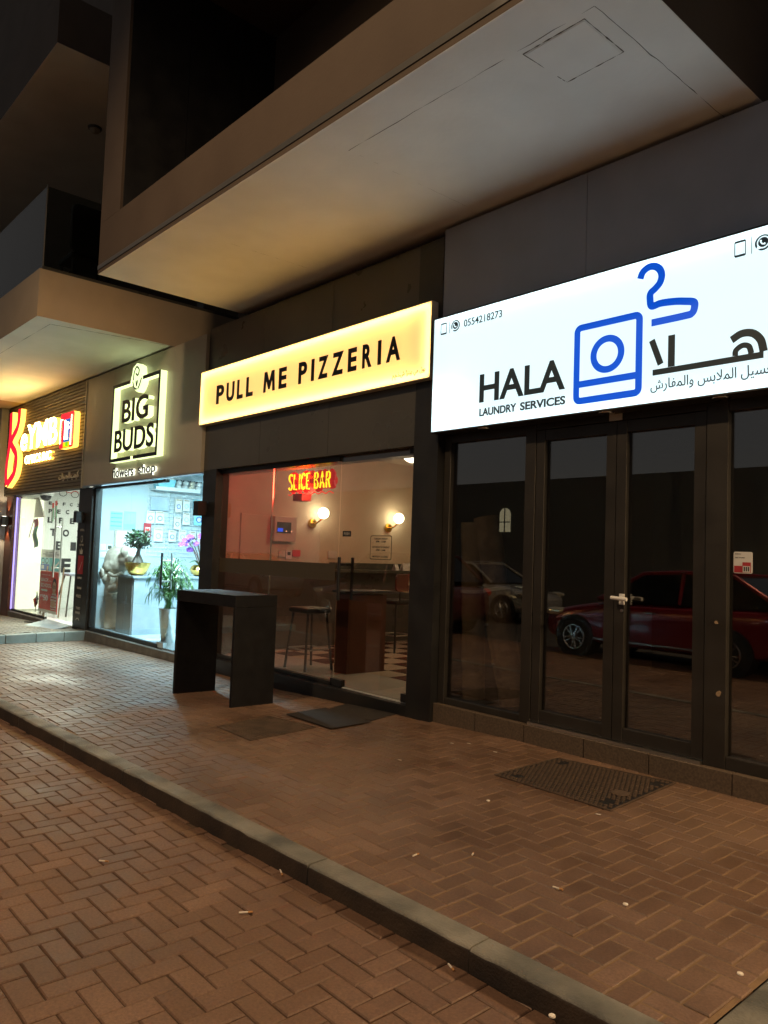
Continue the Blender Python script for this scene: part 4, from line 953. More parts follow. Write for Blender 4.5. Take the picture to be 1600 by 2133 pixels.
m = MB(); m.box(XF, XF + .02, p0.y - .03, p0.y - .002, .95, p1.z + .03); m.box(XF, XF + .02, p0.y, p1.y + .03, p1.z + .002, p1.z + .03); m.build("frame", 'clad_beige', t)
m = MB()
for k, (a, b_, c, d_) in enumerate(((98, 160, 870, 935), (170, 235, 878, 935), (95, 160, 962, 1018), (165, 225, 965, 1018))):
    p0 = PX(*fq(a, d_), XF); p1 = PX(*fq(b_, c), XF)
    m = MB(); m.plate(p0.y, p1.y, p0.z, p1.z, 'X', XF, .012, 0); m.plate(p0.y + .015, p1.y - .015, p0.z + .015, p1.z - .015, 'X', XF + .0125, .003, 1 if k == 1 else 2)
    tag(m.build("switch_plate", ['white', 'stone_dark', 'offwhite']), ["white switch plate, upper left of four", "white thermostat with dark screen, upper right of four plates", "white switch plate, lower left of four", "white switch plate, lower right of four"][k] + " on the flower shop wall", "switch", "switch plates by the bear")
# grid panel and what hangs on it
p0 = PX(*fq(600, 850), XF); p1 = PX(*fq(1290, 175), XF); gy0, gy1, gz0, gz1 = p0.y, 7.8, 1.32, 2.8
m = MB()
for k in range(24):
    y = gy0 + k * .075
    if y < gy1: m.tube([(XF + .03, y, gz0), (XF + .03, y, gz1)], .0035, 4)
for k in range(20): m.tube([(XF + .035, gy0, gz0 + k * .075), (XF + .035, gy1, gz0 + k * .075)], .004, 4)
tag(m.build("grid_panel", 'paper'), "wire grid panel on the flower shop wall holding hanging packets", "grid panel")
packs = [(655, 360, 868, 492, 3, "large pale blue bag at the left of the upper row"), (930, 372, 1015, 515, 1, "beige packet left of centre in the upper row"), (1018, 380, 1100, 505, 0, "white packet right of the beige one in the upper row"), (1130, 382, 1212, 495, 2, "tilted white packet at the right end of the upper row"),
         (610, 505, 708, 638, 0, "white packet at the left end of the middle row"), (712, 510, 815, 640, 0, "white packet second from left in the middle row"), (915, 570, 1000, 708, 0, "white packet lowest in the middle row"), (1015, 525, 1100, 655, 0, "white packet with a blue ring right of centre"), (1140, 520, 1255, 660, 2, "blue and white bag at the right of the middle row"),
         (580, 640, 670, 792, 4, "red packet with a heart at the left"), (690, 700, 800, 840, 0, "white packet at the left of the lowest row"), (855, 722, 945, 842, 0, "white packet in the middle of the lowest row"), (968, 715, 1060, 845, 0, "white packet behind the purple orchid"), (1090, 730, 1168, 850, 5, "white packet with a black disc by the orchid"), (1176, 738, 1245, 850, 0, "white packet at the right end of the lowest row")]
for (a, b_, c, d_, kd, lab) in packs:
    p0 = PX(*fq(a, d_), XF + .06); p1 = PX(*fq(c, b_), XF + .06)
    t = thing("hanging_packet", lab + " on the wire grid", "packet", (XF + .06, p0.y, p0.z), "packets on the wire grid")
    m = MB(); m.plate(p0.y, p1.y, p0.z, p1.z, 'X', XF + .05, .012, 0)
    m.build("card", [['paper', 'offwhite', 'sky_blue', 'marble', 'crimson', 'paper'][kd]], t, bevel=.003)
    m = MB(); cy_ = (p0.y + p1.y) / 2; cz_ = p0.z + (p1.z - p0.z) * .42; r = (p1.y - p0.y) * .3
    if kd == 4:
        m.plate(p0.y + .03, p1.y - .02, p0.z + .02, p1.z - .08, 'X', XF + .0625, .001, 0)
        m.poly([(cy_ + .9 * r * (math.sin(q) ** 3), cz_ + .02 + .07 * r * (13 * math.cos(q) - 5 * math.cos(2 * q) - 2 * math.cos(3 * q) - math.cos(4 * q))) for q in [k * math.pi / 15 for k in range(30)]], 'X', XF + .064, .001, 1)
        m.build("heart_print", ['paper', 'red'], t)
    elif kd in (0, 5, 1, 2):
        m.disc(cy_, cz_, r, r, 'X', XF + .0625, .001, 20, 0); m.disc(cy_, cz_, r * .7, r * .7, 'X', XF + .064, .001, 16, 1)
        m.plate(p0.y + .02, p1.y - .02, p1.z - .035, p1.z - .015, 'X', XF + .0625, .001, 2)
        m.build("round_print", [random.choice(['blue', 'stone_dark', 'sky_blue']) if kd != 5 else 'ink', 'paper' if kd != 5 else 'ink', 'carpet'], t)
p0 = PX(*fq(650, 315), XF); p1 = PX(*fq(1115, 290), XF)
tag(MB().box(XF + .01, XF + .26, p0.y, p1.y + .05, 2.545, 2.565).box(XF + .255, XF + .262, p0.y, p1.y + .05, 2.566, 2.61).build("wire_shelf", 'white'), "white shelf high on the wire grid carrying plush toys", "shelf")
t = thing("toy_basket", "pale teal basket at the left end of the high shelf", "basket", (XF + .14, p0.y + .2, 2.566))
m = MB(); m.hexa([(XF + .05, p0.y + .08, 2.567), (XF + .23, p0.y + .08, 2.567), (XF + .23, p0.y + .36, 2.567), (XF + .05, p0.y + .36, 2.567)], [(XF + .02, p0.y + .02, 2.75), (XF + .25, p0.y + .02, 2.75), (XF + .25, p0.y + .4, 2.75), (XF + .02, p0.y + .4, 2.75)]); m.build("basket_body", 'sky_blue', t)
for k in range(5): MB().ball((XF + .14, p0.y + .08 + k * .07, 2.77), (.06, .05, .045), 10).build("filling", 'paper', t, smooth=True)
for k in range(4):
    yy = p0.y + .5 + k * .14
    t = thing("plush_toy", ["small white plush toy with dark ears next to the basket", "small white plush toy second along the high shelf", "small cream plush toy third along the high shelf", "small white plush toy at the right end of the high shelf"][k], "plush toy", (XF + .14, yy, 2.566), "plush toys on the high shelf")
    bd = 'plush_pale' if k == 2 else 'paper'
    MB().ball((XF + .14, yy, 2.63), (.07, .065, .062), 14).build("body", bd, t, smooth=True)
    h_ = MB().ball((XF + .17, yy, 2.715), (.055, .058, .05), 14).build("head", bd, t, smooth=True)
    MB().ball((XF + .16, yy - .045, 2.755), .02, 8).ball((XF + .16, yy + .045, 2.755), .02, 8).build("ear", 'ink', h_, smooth=True)
# plush bear leaning on the counter, back to the street
def bear():
    t = thing("plush_bear", "huge beige plush bear leaning against the counter with its back to the window", "plush toy", (-12.98, 5.6, .0))
    s = MB(); q = lambda px, py, y=5.6: PY(*fq(px, py), y)
    def bl(px, py, y, r): s.ball(q(px, py, y), r, 20)
    bl(285, 1050, 5.66, (.29, .24, .265)); bl(385, 1035, 5.7, (.13, .14, .12)); bl(440, 1045, 5.72, (.075, .09, .075)); bl(370, 945, 5.62, (.06, .08, .105))
    bl(255, 1290, 5.66, (.25, .21, .24)); bl(240, 1390, 5.66, (.27, .23, .25))
    s.tube(curve3([q(190, 1420, 5.6), q(150, 1520, 5.57), q(125, 1640, 5.56), q(112, 1760, 5.55), q(110, 1850, 5.52)]), [.19, .19, .185, .18, .178, .175, .17, .165, .16, .155, .15, .145, .14, .135, .13, .13, .13, .132, .135, .14, .145, .145, .15, .15, .15][:25], 18)
    s.tube(curve3([q(270, 1420, 5.64), q(255, 1540, 5.62), q(235, 1650, 5.6), q(220, 1760, 5.58), q(228, 1850, 5.55)]), [.18, .178, .175, .17, .165, .16, .155, .15, .145, .14, .135, .13, .128, .126, .124, .122, .122, .124, .126, .13, .134, .138, .14, .14, .14][:25], 18)
    s.tube(curve3([q(235, 1225, 5.6), q(190, 1255, 5.52), q(140, 1215, 5.47), q(120, 1190, 5.46)]), [.1, .1, .102, .104, .106, .108, .11, .11, .112, .115, .115, .118, .118, .12, .12, .12, .12, .12, .12][:19], 16)
    s.tube(curve3([q(330, 1250, 5.6), q(310, 1320, 5.5), q(250, 1365, 5.46), q(215, 1370, 5.45)]), .085, 16)
    bl(185, 1110, 5.47, (.1, .09, .1)); bl(150, 1080, 5.47, (.035, .035, .042)); bl(218, 1082, 5.48, (.035, .04, .042))
    b_ = s.build("bear_body", 'plush', t, smooth=True)
    rm = b_.modifiers.new("remesh", 'REMESH'); rm.mode = 'VOXEL'; rm.voxel_size = .014; rm.use_smooth_shade = True
    sm = b_.modifiers.new("smooth", 'SMOOTH'); sm.iterations = 22; sm.factor = .7
    tx = bpy.data.textures.new("fur", 'CLOUDS'); tx.noise_scale = .045; tx.noise_depth = 3
    dp = b_.modifiers.new("fur", 'DISPLACE'); dp.texture = tx; dp.texture_coords = 'LOCAL'; dp.strength = .008; dp.mid_level = .5
    s = MB(); p = q(118, 1190, 5.36); s.ball((p.x, p.y, p.z), (.085, .03, .09), 14); s.build("paw_pad", 'plush_pale', t, smooth=True)
    s = MB(); p = q(255, 1195, 5.46)
    s.tube(curve3([q(200, 1195, 5.5), q(260, 1225, 5.42), q(340, 1195, 5.48)]), .03, 10); s.build("collar", 'plush_pale', t, smooth=True)
bear()
# ficus in gold bowl
c = Vector((-12.62, 5.62, .986))
t = thing("bonsai_plant", "small bushy bonsai with thick grey trunk in a gold bowl", "plant", c)
MB().lathe([(.1, 0), (.14, .03), (.2, .14), (.225, .22), (.21, .22), (.19, .16)], c, 28).build("bowl", 'gold', t, smooth=True)
m = MB(); m.tube(curve3([c + Vector((-.02, 0, .17)), c + Vector((.02, 0, .27)), c + Vector((.0, 0, .36)), c + Vector((.03, 0, .46))]), [.11, .1, .09, .08, .075, .07, .06, .055, .05, .045, .04, .04, .038, .036, .034, .032, .03, .03, .03][:19], 12)
for k in range(5):
    q = k * 1.3; m.tube([c + Vector((.09 * math.cos(q), .09 * math.sin(q), .17)), c + Vector((.03 * math.cos(q), .03 * math.sin(q), .32)), c + Vector((.01, 0, .4))], [.035, .03, .02], 7)
for k in range(7):
    q = k * .9; m.tube([c + Vector((.02, 0, .44)), c + Vector((.12 * math.cos(q), .12 * math.sin(q), .56)), c + Vector((.2 * math.cos(q), .2 * math.sin(q), .6 + .04 * (k % 3)))], [.018, .01, .005], 5)
m.build("trunk", 'bark', t, smooth=True)
rn = random.Random(4); m = MB()
def leaf(m, p, d, L, w, mi=0):
    d = d.normalized(); s_ = d.cross(Vector((rn.gauss(0, .3), rn.gauss(0, .3), 1))); s_ = s_.normalized() if s_.length > .01 else Vector((1, 0, 0)); n_ = s_.cross(d)
    m.add([p, p + d * L * .4 + s_ * w + n_ * w * .3, p + d * L, p + d * L * .4 - s_ * w + n_ * w * .3], [(0, 1, 2), (0, 2, 3)], mi)
for cl in range(46):
    th = rn.uniform(0, 6.28); r0 = rn.uniform(.03, .26); cc = c + Vector((r0 * math.cos(th), r0 * math.sin(th) * .9, .6 + rn.uniform(-.13, .17) * (1 - r0 * 1.5)))
    for k in range(22):
        d = Vector((rn.gauss(0, 1), rn.gauss(0, 1), rn.gauss(.35, .8))); p = cc + d.normalized() * rn.uniform(.0, .055); leaf(m, p, d, rn.uniform(.04, .065), .017)
m.build("crown", 'leaf_dark', t)
# palm in tall silver vase
c = Vector((-10.98, 5.42, .005))
t = thing("palm_plant", "arching green palm in a tall silver vase by the flower shop door", "plant", c)
MB().lathe([(.085, 0), (.09, .02), (.14, .53), (.145, .55), (.132, .55), (.12, .5)], c, 32).build("vase", 'chrome', t, smooth=True)
m = MB(); rn = random.Random(11)
for k in range(50):
    a = rn.uniform(0, 6.28); reach = rn.uniform(.06, .4); hgt = rn.uniform(.2, .78) * (1 - reach * .45); p0 = c + Vector((rn.gauss(0, .035), rn.gauss(0, .035), .5))
    p2 = c + Vector((reach * math.cos(a), reach * math.sin(a) * .6 + .03, .55 + hgt)); pm = c + Vector((reach * .3 * math.cos(a), reach * .18 * math.sin(a), .55 + hgt * .7))
    st = curve3([p0, pm, p2, p2 + Vector((math.cos(a) * .16, math.sin(a) * .06, -rn.uniform(.02, .1)))], 6)
    m.tube(st, [.0055 - .004 * j / len(st) for j in range(len(st))], 5, 0)
    for j in range(7, len(st)):
        for s_ in (-1, 1):
            if rn.random() < .22: continue
            d = (st[min(j + 1, len(st) - 1)] - st[j - 1]).normalized(); sd = d.cross(Vector((0, 0, 1)))
            sd = sd.normalized() if sd.length > .05 else Vector((s_, 0, 0))
            dd = (d * rn.uniform(.7, 1.3) + sd * s_ * rn.uniform(.35, .9) + Vector((0, 0, rn.uniform(-.1, .3)))).normalized(); L0 = rn.uniform(.13, .27); w = rn.uniform(.006, .011)
            n_ = dd.cross(Vector((0, 0, 1))); n_ = n_.normalized() if n_.length > .05 else Vector((1, 0, 0))
            pts = [st[j], st[j] + dd * L0 * .35 + Vector((0, 0, .012)), st[j] + dd * L0 * .7 + Vector((0, 0, -.005)), st[j] + dd * L0 * .95 + Vector((0, 0, -.05 - rn.random() * .04))]
            m.add([pts[0], pts[1] + n_ * w, pts[2] + n_ * w * .8, pts[3], pts[2] - n_ * w * .8, pts[1] - n_ * w], [(0, 1, 5), (1, 2, 4, 5), (2, 3, 4)], 0 if rn.random() < .8 else 1)
for v in m.v:
    if v.y < 5.235: v.y = 5.235 + (5.235 - v.y) * .1
m.build("fronds", ['leaf_palm', 'leaf_dark'], t)
# orchid in round gold pot
c = Vector((-12.5, 6.75, .986))
t = thing("orchid_plant", "purple orchid with long dark stems in a round gold pot", "plant", c)
MB().lathe([(.08, 0), (.15, .04), (.185, .11), (.165, .17), (.12, .2), (.11, .18)], c, 28).build("pot", 'gold', t, smooth=True)
m = MB(); rn = random.Random(8); fl = []
for (dy, dx, h) in ((-.3, 0, .68), (-.12, .02, .62), (.0, .05, .56), (.16, 0, .72), (-.2, -.05, .5), (.22, .02, .66), (-.36, .03, .6), (-.05, .0, .76), (.1, -.04, .6), (-.26, .05, .74)):
    pts = curve3([c + Vector((0, 0, .15)), c + Vector((dx, dy * .25, h * .6)), c + Vector((dx, dy * .7, h * .95)), c + Vector((dx + .05, dy * 1.25, h * .93))], 6)
    m.tube(pts, .007, 6); fl += [pts[-1], pts[-3], pts[-5] + Vector((0, 0, -.02))] if dy != .16 else [pts[-1], pts[-2]]
m.build("stems", 'wood', t, smooth=True)
m = MB()
for k in range(8):
    a = k * .8 + .2; d = Vector((math.cos(a), math.sin(a), 0)); st = curve3([c + Vector((0, 0, .17)), c + d * .12 + Vector((0, 0, .27)), c + d * .27 + Vector((0, 0, .24 + .05 * (k % 3)))], 5); sd = Vector((-d.y, d.x, 0))
    for a_, b_ in zip(st, st[1:]):
        i0 = st.index(a_) / len(st); w0 = .035 * math.sin(math.pi * (i0 * .9 + .05)); w1 = .035 * math.sin(math.pi * min(1, (i0 + 1 / len(st)) * .9 + .05)); m.add([a_ + sd * w0, a_ - sd * w0, b_ - sd * w1, b_ + sd * w1], [(0, 1, 2, 3)])
m.build("leaves", 'leaf_orchid', t)
for p in fl:
    m = MB(); f = Vector((.7, -.6, .1)).normalized(); u = f.cross(Vector((0, 0, 1))).normalized(); w = u.cross(f)
    for k in range(5):
        q = R(90 + 72 * k + rn.uniform(-8, 8)); d = u * math.cos(q) + w * math.sin(q); n_ = f.cross(d); L0 = .048
        m.add([p, p + d * L0 * .5 + n_ * .03 + f * .01, p + d * L0 + f * .004, p + d * L0 * .5 - n_ * .03 + f * .01], [(0, 1, 2, 3)])
    m.ball(p + f * .012, .012, 8); m.build("flower", 'petal', t)
lamp("flower_shop_lamp", 'AREA', (-11.7, 5.4, 2.82), 270, (.6, .88, 1.0), .35, None, aim=(-11.7, 5.6, 0))
lamp("flower_spill_boost", 'SPOT', (-11.3, 5.36, 2.78), 900, (.62, .88, 1.0), .06, None, spot=100, blend=.7, aim=(-9.9, 4.2, 0))  # added spot aimed outward to brighten the cool pool on the pavement
lamp("flower_shop_lamp", 'AREA', (-11.2, 6.6, 2.82), 90, (.62, .9, 1.0), .7, None, aim=(-11.2, 6.9, 0))

# ------------------------------------------------------------------ pizzeria interior
XP = -9.298
def sconce(px, py, label):
    g = PX(px, py, XP + .16); t = thing("wall_sconce", label, "wall lamp", (XP, g.y - .08, g.z), "globe wall lamps in the pizzeria")
    by = g.y - .09; bz = g.z - .16
    MB().tube([(XP, by, bz), (XP + .03, by, bz)], [.075, .068], 24).build("base", 'gold', t, smooth=True)
    MB().tube(curve3([(XP + .03, by, bz), (XP + .1, by + .02, bz + .01), (XP + .15, g.y - .01, g.z - .08)]), .012, 10).build("arm", 'gold', t, smooth=True)
    MB().ball((g.x, g.y, g.z), .082, 24).build("globe", 'globe', t, smooth=True)
    MB().ball((g.x, g.y, g.z + .084), .01, 8).build("finial", 'gold', t, smooth=True)
    lamp("sconce_light", 'POINT', (g.x + .0, g.y, g.z), 0, (1.0, .8, .5), .08, t)
sconce(674, 1069, "glowing globe wall lamp on a brass disc below the red neon sign")
sconce(831, 1080, "glowing globe wall lamp on a brass disc above the opening hours")
g = PZ(860, 941, 2.86)
t = thing("globe_ceiling_light", "round white globe light at the pizzeria ceiling, top right of the door", "ceiling light", (g.x, g.y, 2.75))
MB().ball(g, .15, 24).build("globe", 'globe_ceiling', t, smooth=True)
MB().tube([(g.x, g.y, 2.99), (g.x, g.y, 3.0)], .05, 16).tube([(g.x, g.y, 2.9), (g.x, g.y, 2.995)], .012, 8).build("mount", 'gold', t)
g = PZ(678, 950, 2.9)
t = thing("flush_ceiling_light", "flat round white ceiling light above the neon sign", "ceiling light", (g.x, g.y, 2.96))
MB().lathe([(.17, -.03), (.18, 0)], (g.x, g.y, 2.999), 28).build("diffuser", 'globe_ceiling', t)
MB().lathe([(.19, -.012), (.2, 0)], (g.x, g.y, 3.0), 28).build("rim", 'white', t)
# neon
t = thing("neon_sign", "yellow SLICE BAR neon sign on a red backing hanging behind the glass", "neon sign", (-7.5, 5.5, 2.3))
GL = {'S': [[(1, .88), (.85, .98), (.5, 1), (.12, .93), (.02, .76), (.2, .58), (.75, .45), (.98, .27), (.86, .06), (.5, 0), (.15, .03), (0, .14)]], 'L': [[(.05, 1), (.05, 0), (.95, 0)]], 'I': [[(.5, 1), (.5, 0)]], 'C': [[(1, .84), (.8, .98), (.5, 1), (.15, .88), (.02, .5), (.15, .12), (.5, 0), (.8, .02), (1, .16)]],
      'E': [[(.98, 1), (.05, 1), (.05, 0), (.98, 0)], [(.05, .52), (.85, .52)]], 'B': [[(.05, 0), (.05, 1), (.6, 1), (.88, .88), (.88, .65), (.6, .54), (.05, .54)], [(.6, .54), (.95, .42), (.97, .12), (.65, 0), (.05, 0)]], 'A': [[(0, 0), (.5, 1), (1, 0)], [(.18, .34), (.82, .34)]], 'R': [[(.05, 0), (.05, 1), (.6, 1), (.92, .88), (.92, .62), (.6, .5), (.05, .5)], [(.5, .5), (1, 0)]]}
n0 = PY(606, 1021, 5.5); n1 = PY(697, 985, 5.5); n2 = PY(606, 990, 5.5)
ux0, ux1, vz0, vz1 = n0.x, n1.x, n0.z + .0, n2.z
adv = [('S', .9), ('L', .82), ('I', .5), ('C', .9), ('E', .8), (' ', .55), ('B', .95), ('A', 1.0), ('R', .95)]
tot = sum(a for _, a in adv); x = ux0; sc = (ux1 - ux0) / tot; mt = MB(); mo = MB(); mb = MB()
for ch_, a in adv:
    w = a * sc * .62
    if ch_ != ' ':
        for st in GL[ch_]:
            smooth_ = ch_ in 'SC'
            pts = [(x + u * w, 5.47, vz0 + v * (vz1 - vz0)) for u, v in st]
            if smooth_: pts = curve3(pts, 4)
            mt.tube(pts, .0105, 8)
            mb.tube([(p[0], 5.515, p[2]) for p in pts], .042, 8)
    x += a * sc
mb.tube([(ux0 + .05, 5.54, (vz0 + vz1) / 2), (ux1 - .08, 5.54, (vz0 + vz1) / 2)], .08, 10)
mb.build("backing", 'neon_back', t); mt.build("tube_letters", 'neon_yel', t, smooth=True)
m = MB(); ol = []
for q in range(60):
    u = q / 60; ol.append((ux0 - .05 + (ux1 - ux0 + .06) * u, 5.5, vz1 + .055 + .012 * math.sin(u * 40)))
m.tube([(p[0], p[1], vz0 - .055 - (p[2] - vz1 - .055)) for p in ol], .005, 6); m.build("red_outline", 'neon_red', t)
m = MB()
for q in (.09, .92): m.tube([(ux0 + (ux1 - ux0) * q, 5.5, vz1 + .02), (ux0 + (ux1 - ux0) * q, 5.5, 2.998)], .004, 5)
m.build("wire", 'steel', t)
MB().box(ux0 + .08, ux0 + .27, 5.48, 5.62, vz0 - .14, vz0 - .055).build("transformer", 'wood', t)
lamp("neon_glow", 'AREA', ((ux0 + ux1) / 2, 5.54, (vz0 + vz1) / 2 - .02), 26, (1.0, .07, .04), .35, t, aim=(-9.3, 5.9, 2.2))
# wall fittings
MB_ = MB
p0 = PX(495, 1162, XP); p1 = PX(553, 1073, XP)
t = thing("electrical_cabinet", "tall flush cabinet on the reddish left wall of the pizzeria", "cabinet", (XP, p0.y, 1.3))
MB().box(XP, XP + .05, p0.y, p1.y, 1.25, p1.z).build("door", 'room_cream', t, bevel=.006)
MB().box(XP, XP + .035, p0.y - .04, p0.y - .002, 1.25, p1.z + .04).box(XP, XP + .035, p0.y, p1.y + .04, p1.z + .002, p1.z + .04).build("frame", 'room_cream', t)
MB().box(XP, XP + .12, 5.31, 5.5, 1.2, 3.0).build("room_column", 'room_cream', B)
p0 = PX(570, 1127, XP + .1); p1 = PX(618, 1078, XP + .1)
t = thing("fire_alarm_panel", "white fire alarm panel with blue display on the pizzeria wall", "alarm panel", (XP, p0.y, p0.z))
MB().box(XP, XP + .11, p0.y, p1.y, p0.z, p1.z).build("case", 'offwhite', t, bevel=.006)
MB().box(XP + .111, XP + .116, p0.y + .04, p1.y - .1, p0.z + .12, p1.z - .08).build("panel_window", 'stone_dark', t)
MB().box(XP + .117, XP + .119, p0.y + .05, p0.y + .14, p0.z + .14, p0.z + .19).build("display", 'screen_blue', t)
for k in range(2): MB().ball((XP + .118, p0.y + .2 + k * .09, p0.z + .15), .01, 8).build("indicator", 'dot_light', t)
for (a, b_, c, d_, mt_, nm, lab) in ((581, 594, 1147, 1160, 'offwhite', "switch_plate", "beige wall switch left of the thermostat"), (595, 608, 1147, 1164, 'white', "thermostat", "white thermostat between switch and red call point"), (610, 626, 1146, 1159, 'red', "fire_call_point", "small red fire call point on the pizzeria wall"), (684, 702, 1148, 1163, 'offwhite', "socket_plate", "pale double socket plate left of the pizzeria door handle")):
    p0 = PX(a, d_, XP + .02); p1 = PX(b_, c, XP + .02)
    m = MB(); m.plate(p0.y, p1.y, p0.z, p1.z, 'X', XP, .025, 0); m.plate(p0.y + .025, p1.y - .025, p0.z + (p1.z - p0.z) * .45, p1.z - .02, 'X', XP + .026, .002, 1)
    tag(m.build(nm, [mt_, 'stone_dark' if nm == "thermostat" else mt_], bevel=.002), lab, "wall fitting")
# ledge, stools, counter
p0 = PX(735, 1190, XP + .3)
t = thing("wall_ledge", "dark stone wall ledge along the pizzeria side wall", "ledge", (XP + .15, 8.3, 1.2))
MB().box(XP, XP + .3, 7.2, 9.88, 1.2, 1.24).build("top", 'stone_dark', t, bevel=.004)
MB().box(XP, XP + .03, 7.2, 9.88, 1.242, 1.345).build("upstand", 'stone_dark', t)
MB().box(XP, XP + .02, 5.501, 9.88, .08, 1.198).box(XP, XP + .122, 5.31, 5.5, .08, 1.198).build("room_wainscot", 'clad_dark', B)
for (px, w, lab, k) in ((848, .11, "folded cream menu card on the dark stone ledge", 0), (826, .04, "small white paper triangle on the stone ledge", 1)):
    p = PX(px, 1178, XP + .14); m = MB(); h = .12 if k == 0 else .1
    m.hexa([(XP + .16, p.y - w, 1.241), (XP + .17, p.y - w, 1.241), (XP + .17, p.y + w, 1.241), (XP + .16, p.y + w, 1.241)], [(XP + .12, p.y - w * .8, 1.241 + h), (XP + .13, p.y - w * .8, 1.241 + h), (XP + .13, p.y + w, 1.241 + h), (XP + .12, p.y + w, 1.241 + h)], 0)
    m.hexa([(XP + .07, p.y - w, 1.241), (XP + .08, p.y - w, 1.241), (XP + .08, p.y + w, 1.241), (XP + .07, p.y + w, 1.241)], [(XP + .11, p.y - w * .8, 1.24 + h), (XP + .119, p.y - w * .8, 1.24 + h), (XP + .119, p.y + w, 1.24 + h), (XP + .11, p.y + w, 1.24 + h)], 0)
    tag(m.build("menu_card", ['paper']), lab, "menu card")
def stool(x, y, hs, lab, back):
    t = thing("bar_stool", lab, "bar stool", (x, y, .07), "bar stools in the pizzeria")
    MB().box(x - .2, x + .2, y - .19, y + .19, hs - .07, hs).build("seat", 'black_soft', t, bevel=.03, seg=3)
    for (dx, dy) in ((-1, -1), (1, -1), (-1, 1), (1, 1)): MB().tube([(x + dx * .15, y + dy * .14, hs - .07), (x + dx * .21, y + dy * .2, .075)], .016, 8).build("leg", 'black', t, smooth=True)
    c4 = [(x + dx * .19, y + dy * .18, .32) for dx, dy in ((-1, -1), (1, -1), (1, 1), (-1, 1))]
    MB().tube(c4, .009, 8, closed=True).build("foot_ring", 'steel', t)
    if back:
        m = MB(); m.poly(rrect(y - .22, y + .22, hs + .12, hs + .38, .06), 'X', x + .19, .04); m.build("backrest", 'wood', t, bevel=.01)
        MB().tube([(x + .2, y - .12, hs - .04), (x + .205, y - .12, hs + .16)], .012, 8).tube([(x + .2, y + .12, hs - .04), (x + .205, y + .12, hs + .16)], .012, 8).build("back_support", 'black', t)
stool(-7.6, 5.62, .82, "black backless bar stool just behind the pizzeria glass", False)
stool(-8.35, 7.75, .84, "bar stool with low reddish back at the stone ledge, nearer the door handles", True)
stool(-8.35, 9.0, .84, "bar stool with low reddish back at the stone ledge, farther from the handles", True)
t = thing("service_counter", "reddish wood counter end standing inside the pizzeria door", "counter", (-7.12, 6.0, .07))
MB().box(-7.26, -7.02, 5.75, 5.78, .07, 1.02).build("end_panel", 'wood', t, bevel=.004)
MB().box(-7.26, -7.02, 5.782, 6.35, .07, 1.0).build("body", 'wood', t)
MB().box(-7.3, -6.98, 5.72, 6.4, 1.022, 1.05).build("top", 'black', t, bevel=.004)
M['tile_check'] = checker("red and cream floor tiles", (.55, .47, .38), (.12, .03, .022), .4)
m = MB(); m.add([(-9.25, 6.05, .0735), (-5.25, 6.05, .0735), (-5.25, 9.85, .0735), (-9.25, 9.85, .0735)], [(0, 1, 2, 3)])
o = m.build("checkered_floor", 'tile_check', B)
lamp("pizzeria_lamp", 'AREA', (-6.2, 8.2, 2.95), 44, (1.0, .8, .5), 1.2, None, aim=(-6.9, 7.8, 0))

# ------------------------------------------------------------------ laundry interior: rolls leaning behind the glass
def roll(p0, p1, r, mat, lab, wrap=False):
    t = thing("carpet_roll", lab, "carpet roll", p0, "carpet rolls behind the laundry glass")
    a = Vector(p0); b_ = Vector(p1); n = 14; pts = [a + (b_ - a) * k / n for k in range(n + 1)]
    MB().tube(pts, [r * (1 + random.uniform(-.05, .05)) for _ in pts], 20).build("roll", mat, t, smooth=True)
    for q in ((.35, .72) if wrap else (.6,)): MB().tube([a + (b_ - a) * q, a + (b_ - a) * (q + .02)], r * 1.07, 20).build("tie_band", 'paper', t)
roll((-4.86, 5.55, .17), (-5.0 + .15, 5.45, 1.83), .11, 'carpet', "plain beige carpet roll standing leftmost behind the dark glass")
roll((-4.42, 5.6, .17), (-4.72, 5.5, 1.88), .12, 'carpet_b', "patterned carpet roll leaning left behind the dark glass")
roll((-4.58, 5.75, .17), (-4.78, 5.65, 1.15), .1, 'carpet', "short carpet roll between the two tall ones", True)
t = thing("wrapped_bundle", "lumpy plastic wrapped bundle behind the right laundry window", "bundle", (-1.95, 5.6, .17))
s = MB()
for (x, z, r) in ((-2.0, .35, .22), (-1.9, .6, .24), (-1.95, .9, .22), (-1.85, 1.2, .2), (-1.95, 1.45, .16), (-1.7, .5, .25), (-1.65, 1.0, .22)): s.ball((x, 5.62, z), (r, r * .8, r), 14)
b_ = s.build("wrapping", 'wrap', t, smooth=True); rm = b_.modifiers.new("remesh", 'REMESH'); rm.mode = 'VOXEL'; rm.voxel_size = .03; rm.use_smooth_shade = True

# ------------------------------------------------------------------ table, mats, covers
t = thing("bar_table", "black box shaped standing table on the pavement outside the pizzeria", "table", (-7.15, 4.2, -.08))
gz = -.075
def tb(u0, u1, w0, w1, z0, z1):                       # table frame, turned a few degrees to the wall
    ca, sa = math.cos(R(5)), math.sin(R(5)); o0 = Vector((-7.63, 3.86, 0))
    q = lambda u, w, z: o0 + Vector((u * ca - w * sa, u * sa + w * ca, z))
    return [q(u0, w0, z0), q(u1, w0, z0), q(u1, w1, z0), q(u0, w1, z0)], [q(u0, w0, z1), q(u1, w0, z1), q(u1, w1, z1), q(u0, w1, z1)]
MB().hexa(*tb(0, 1.06, 0, .52, .922, 1.04)).build("top", 'table_black', t, bevel=.003)
for (a, c) in ((0, .036), (1.024, 1.06)): MB().hexa(*tb(a, c, 0.001, .519, gz - .02, .921)).build("leg_panel", 'table_black', t, bevel=.003)
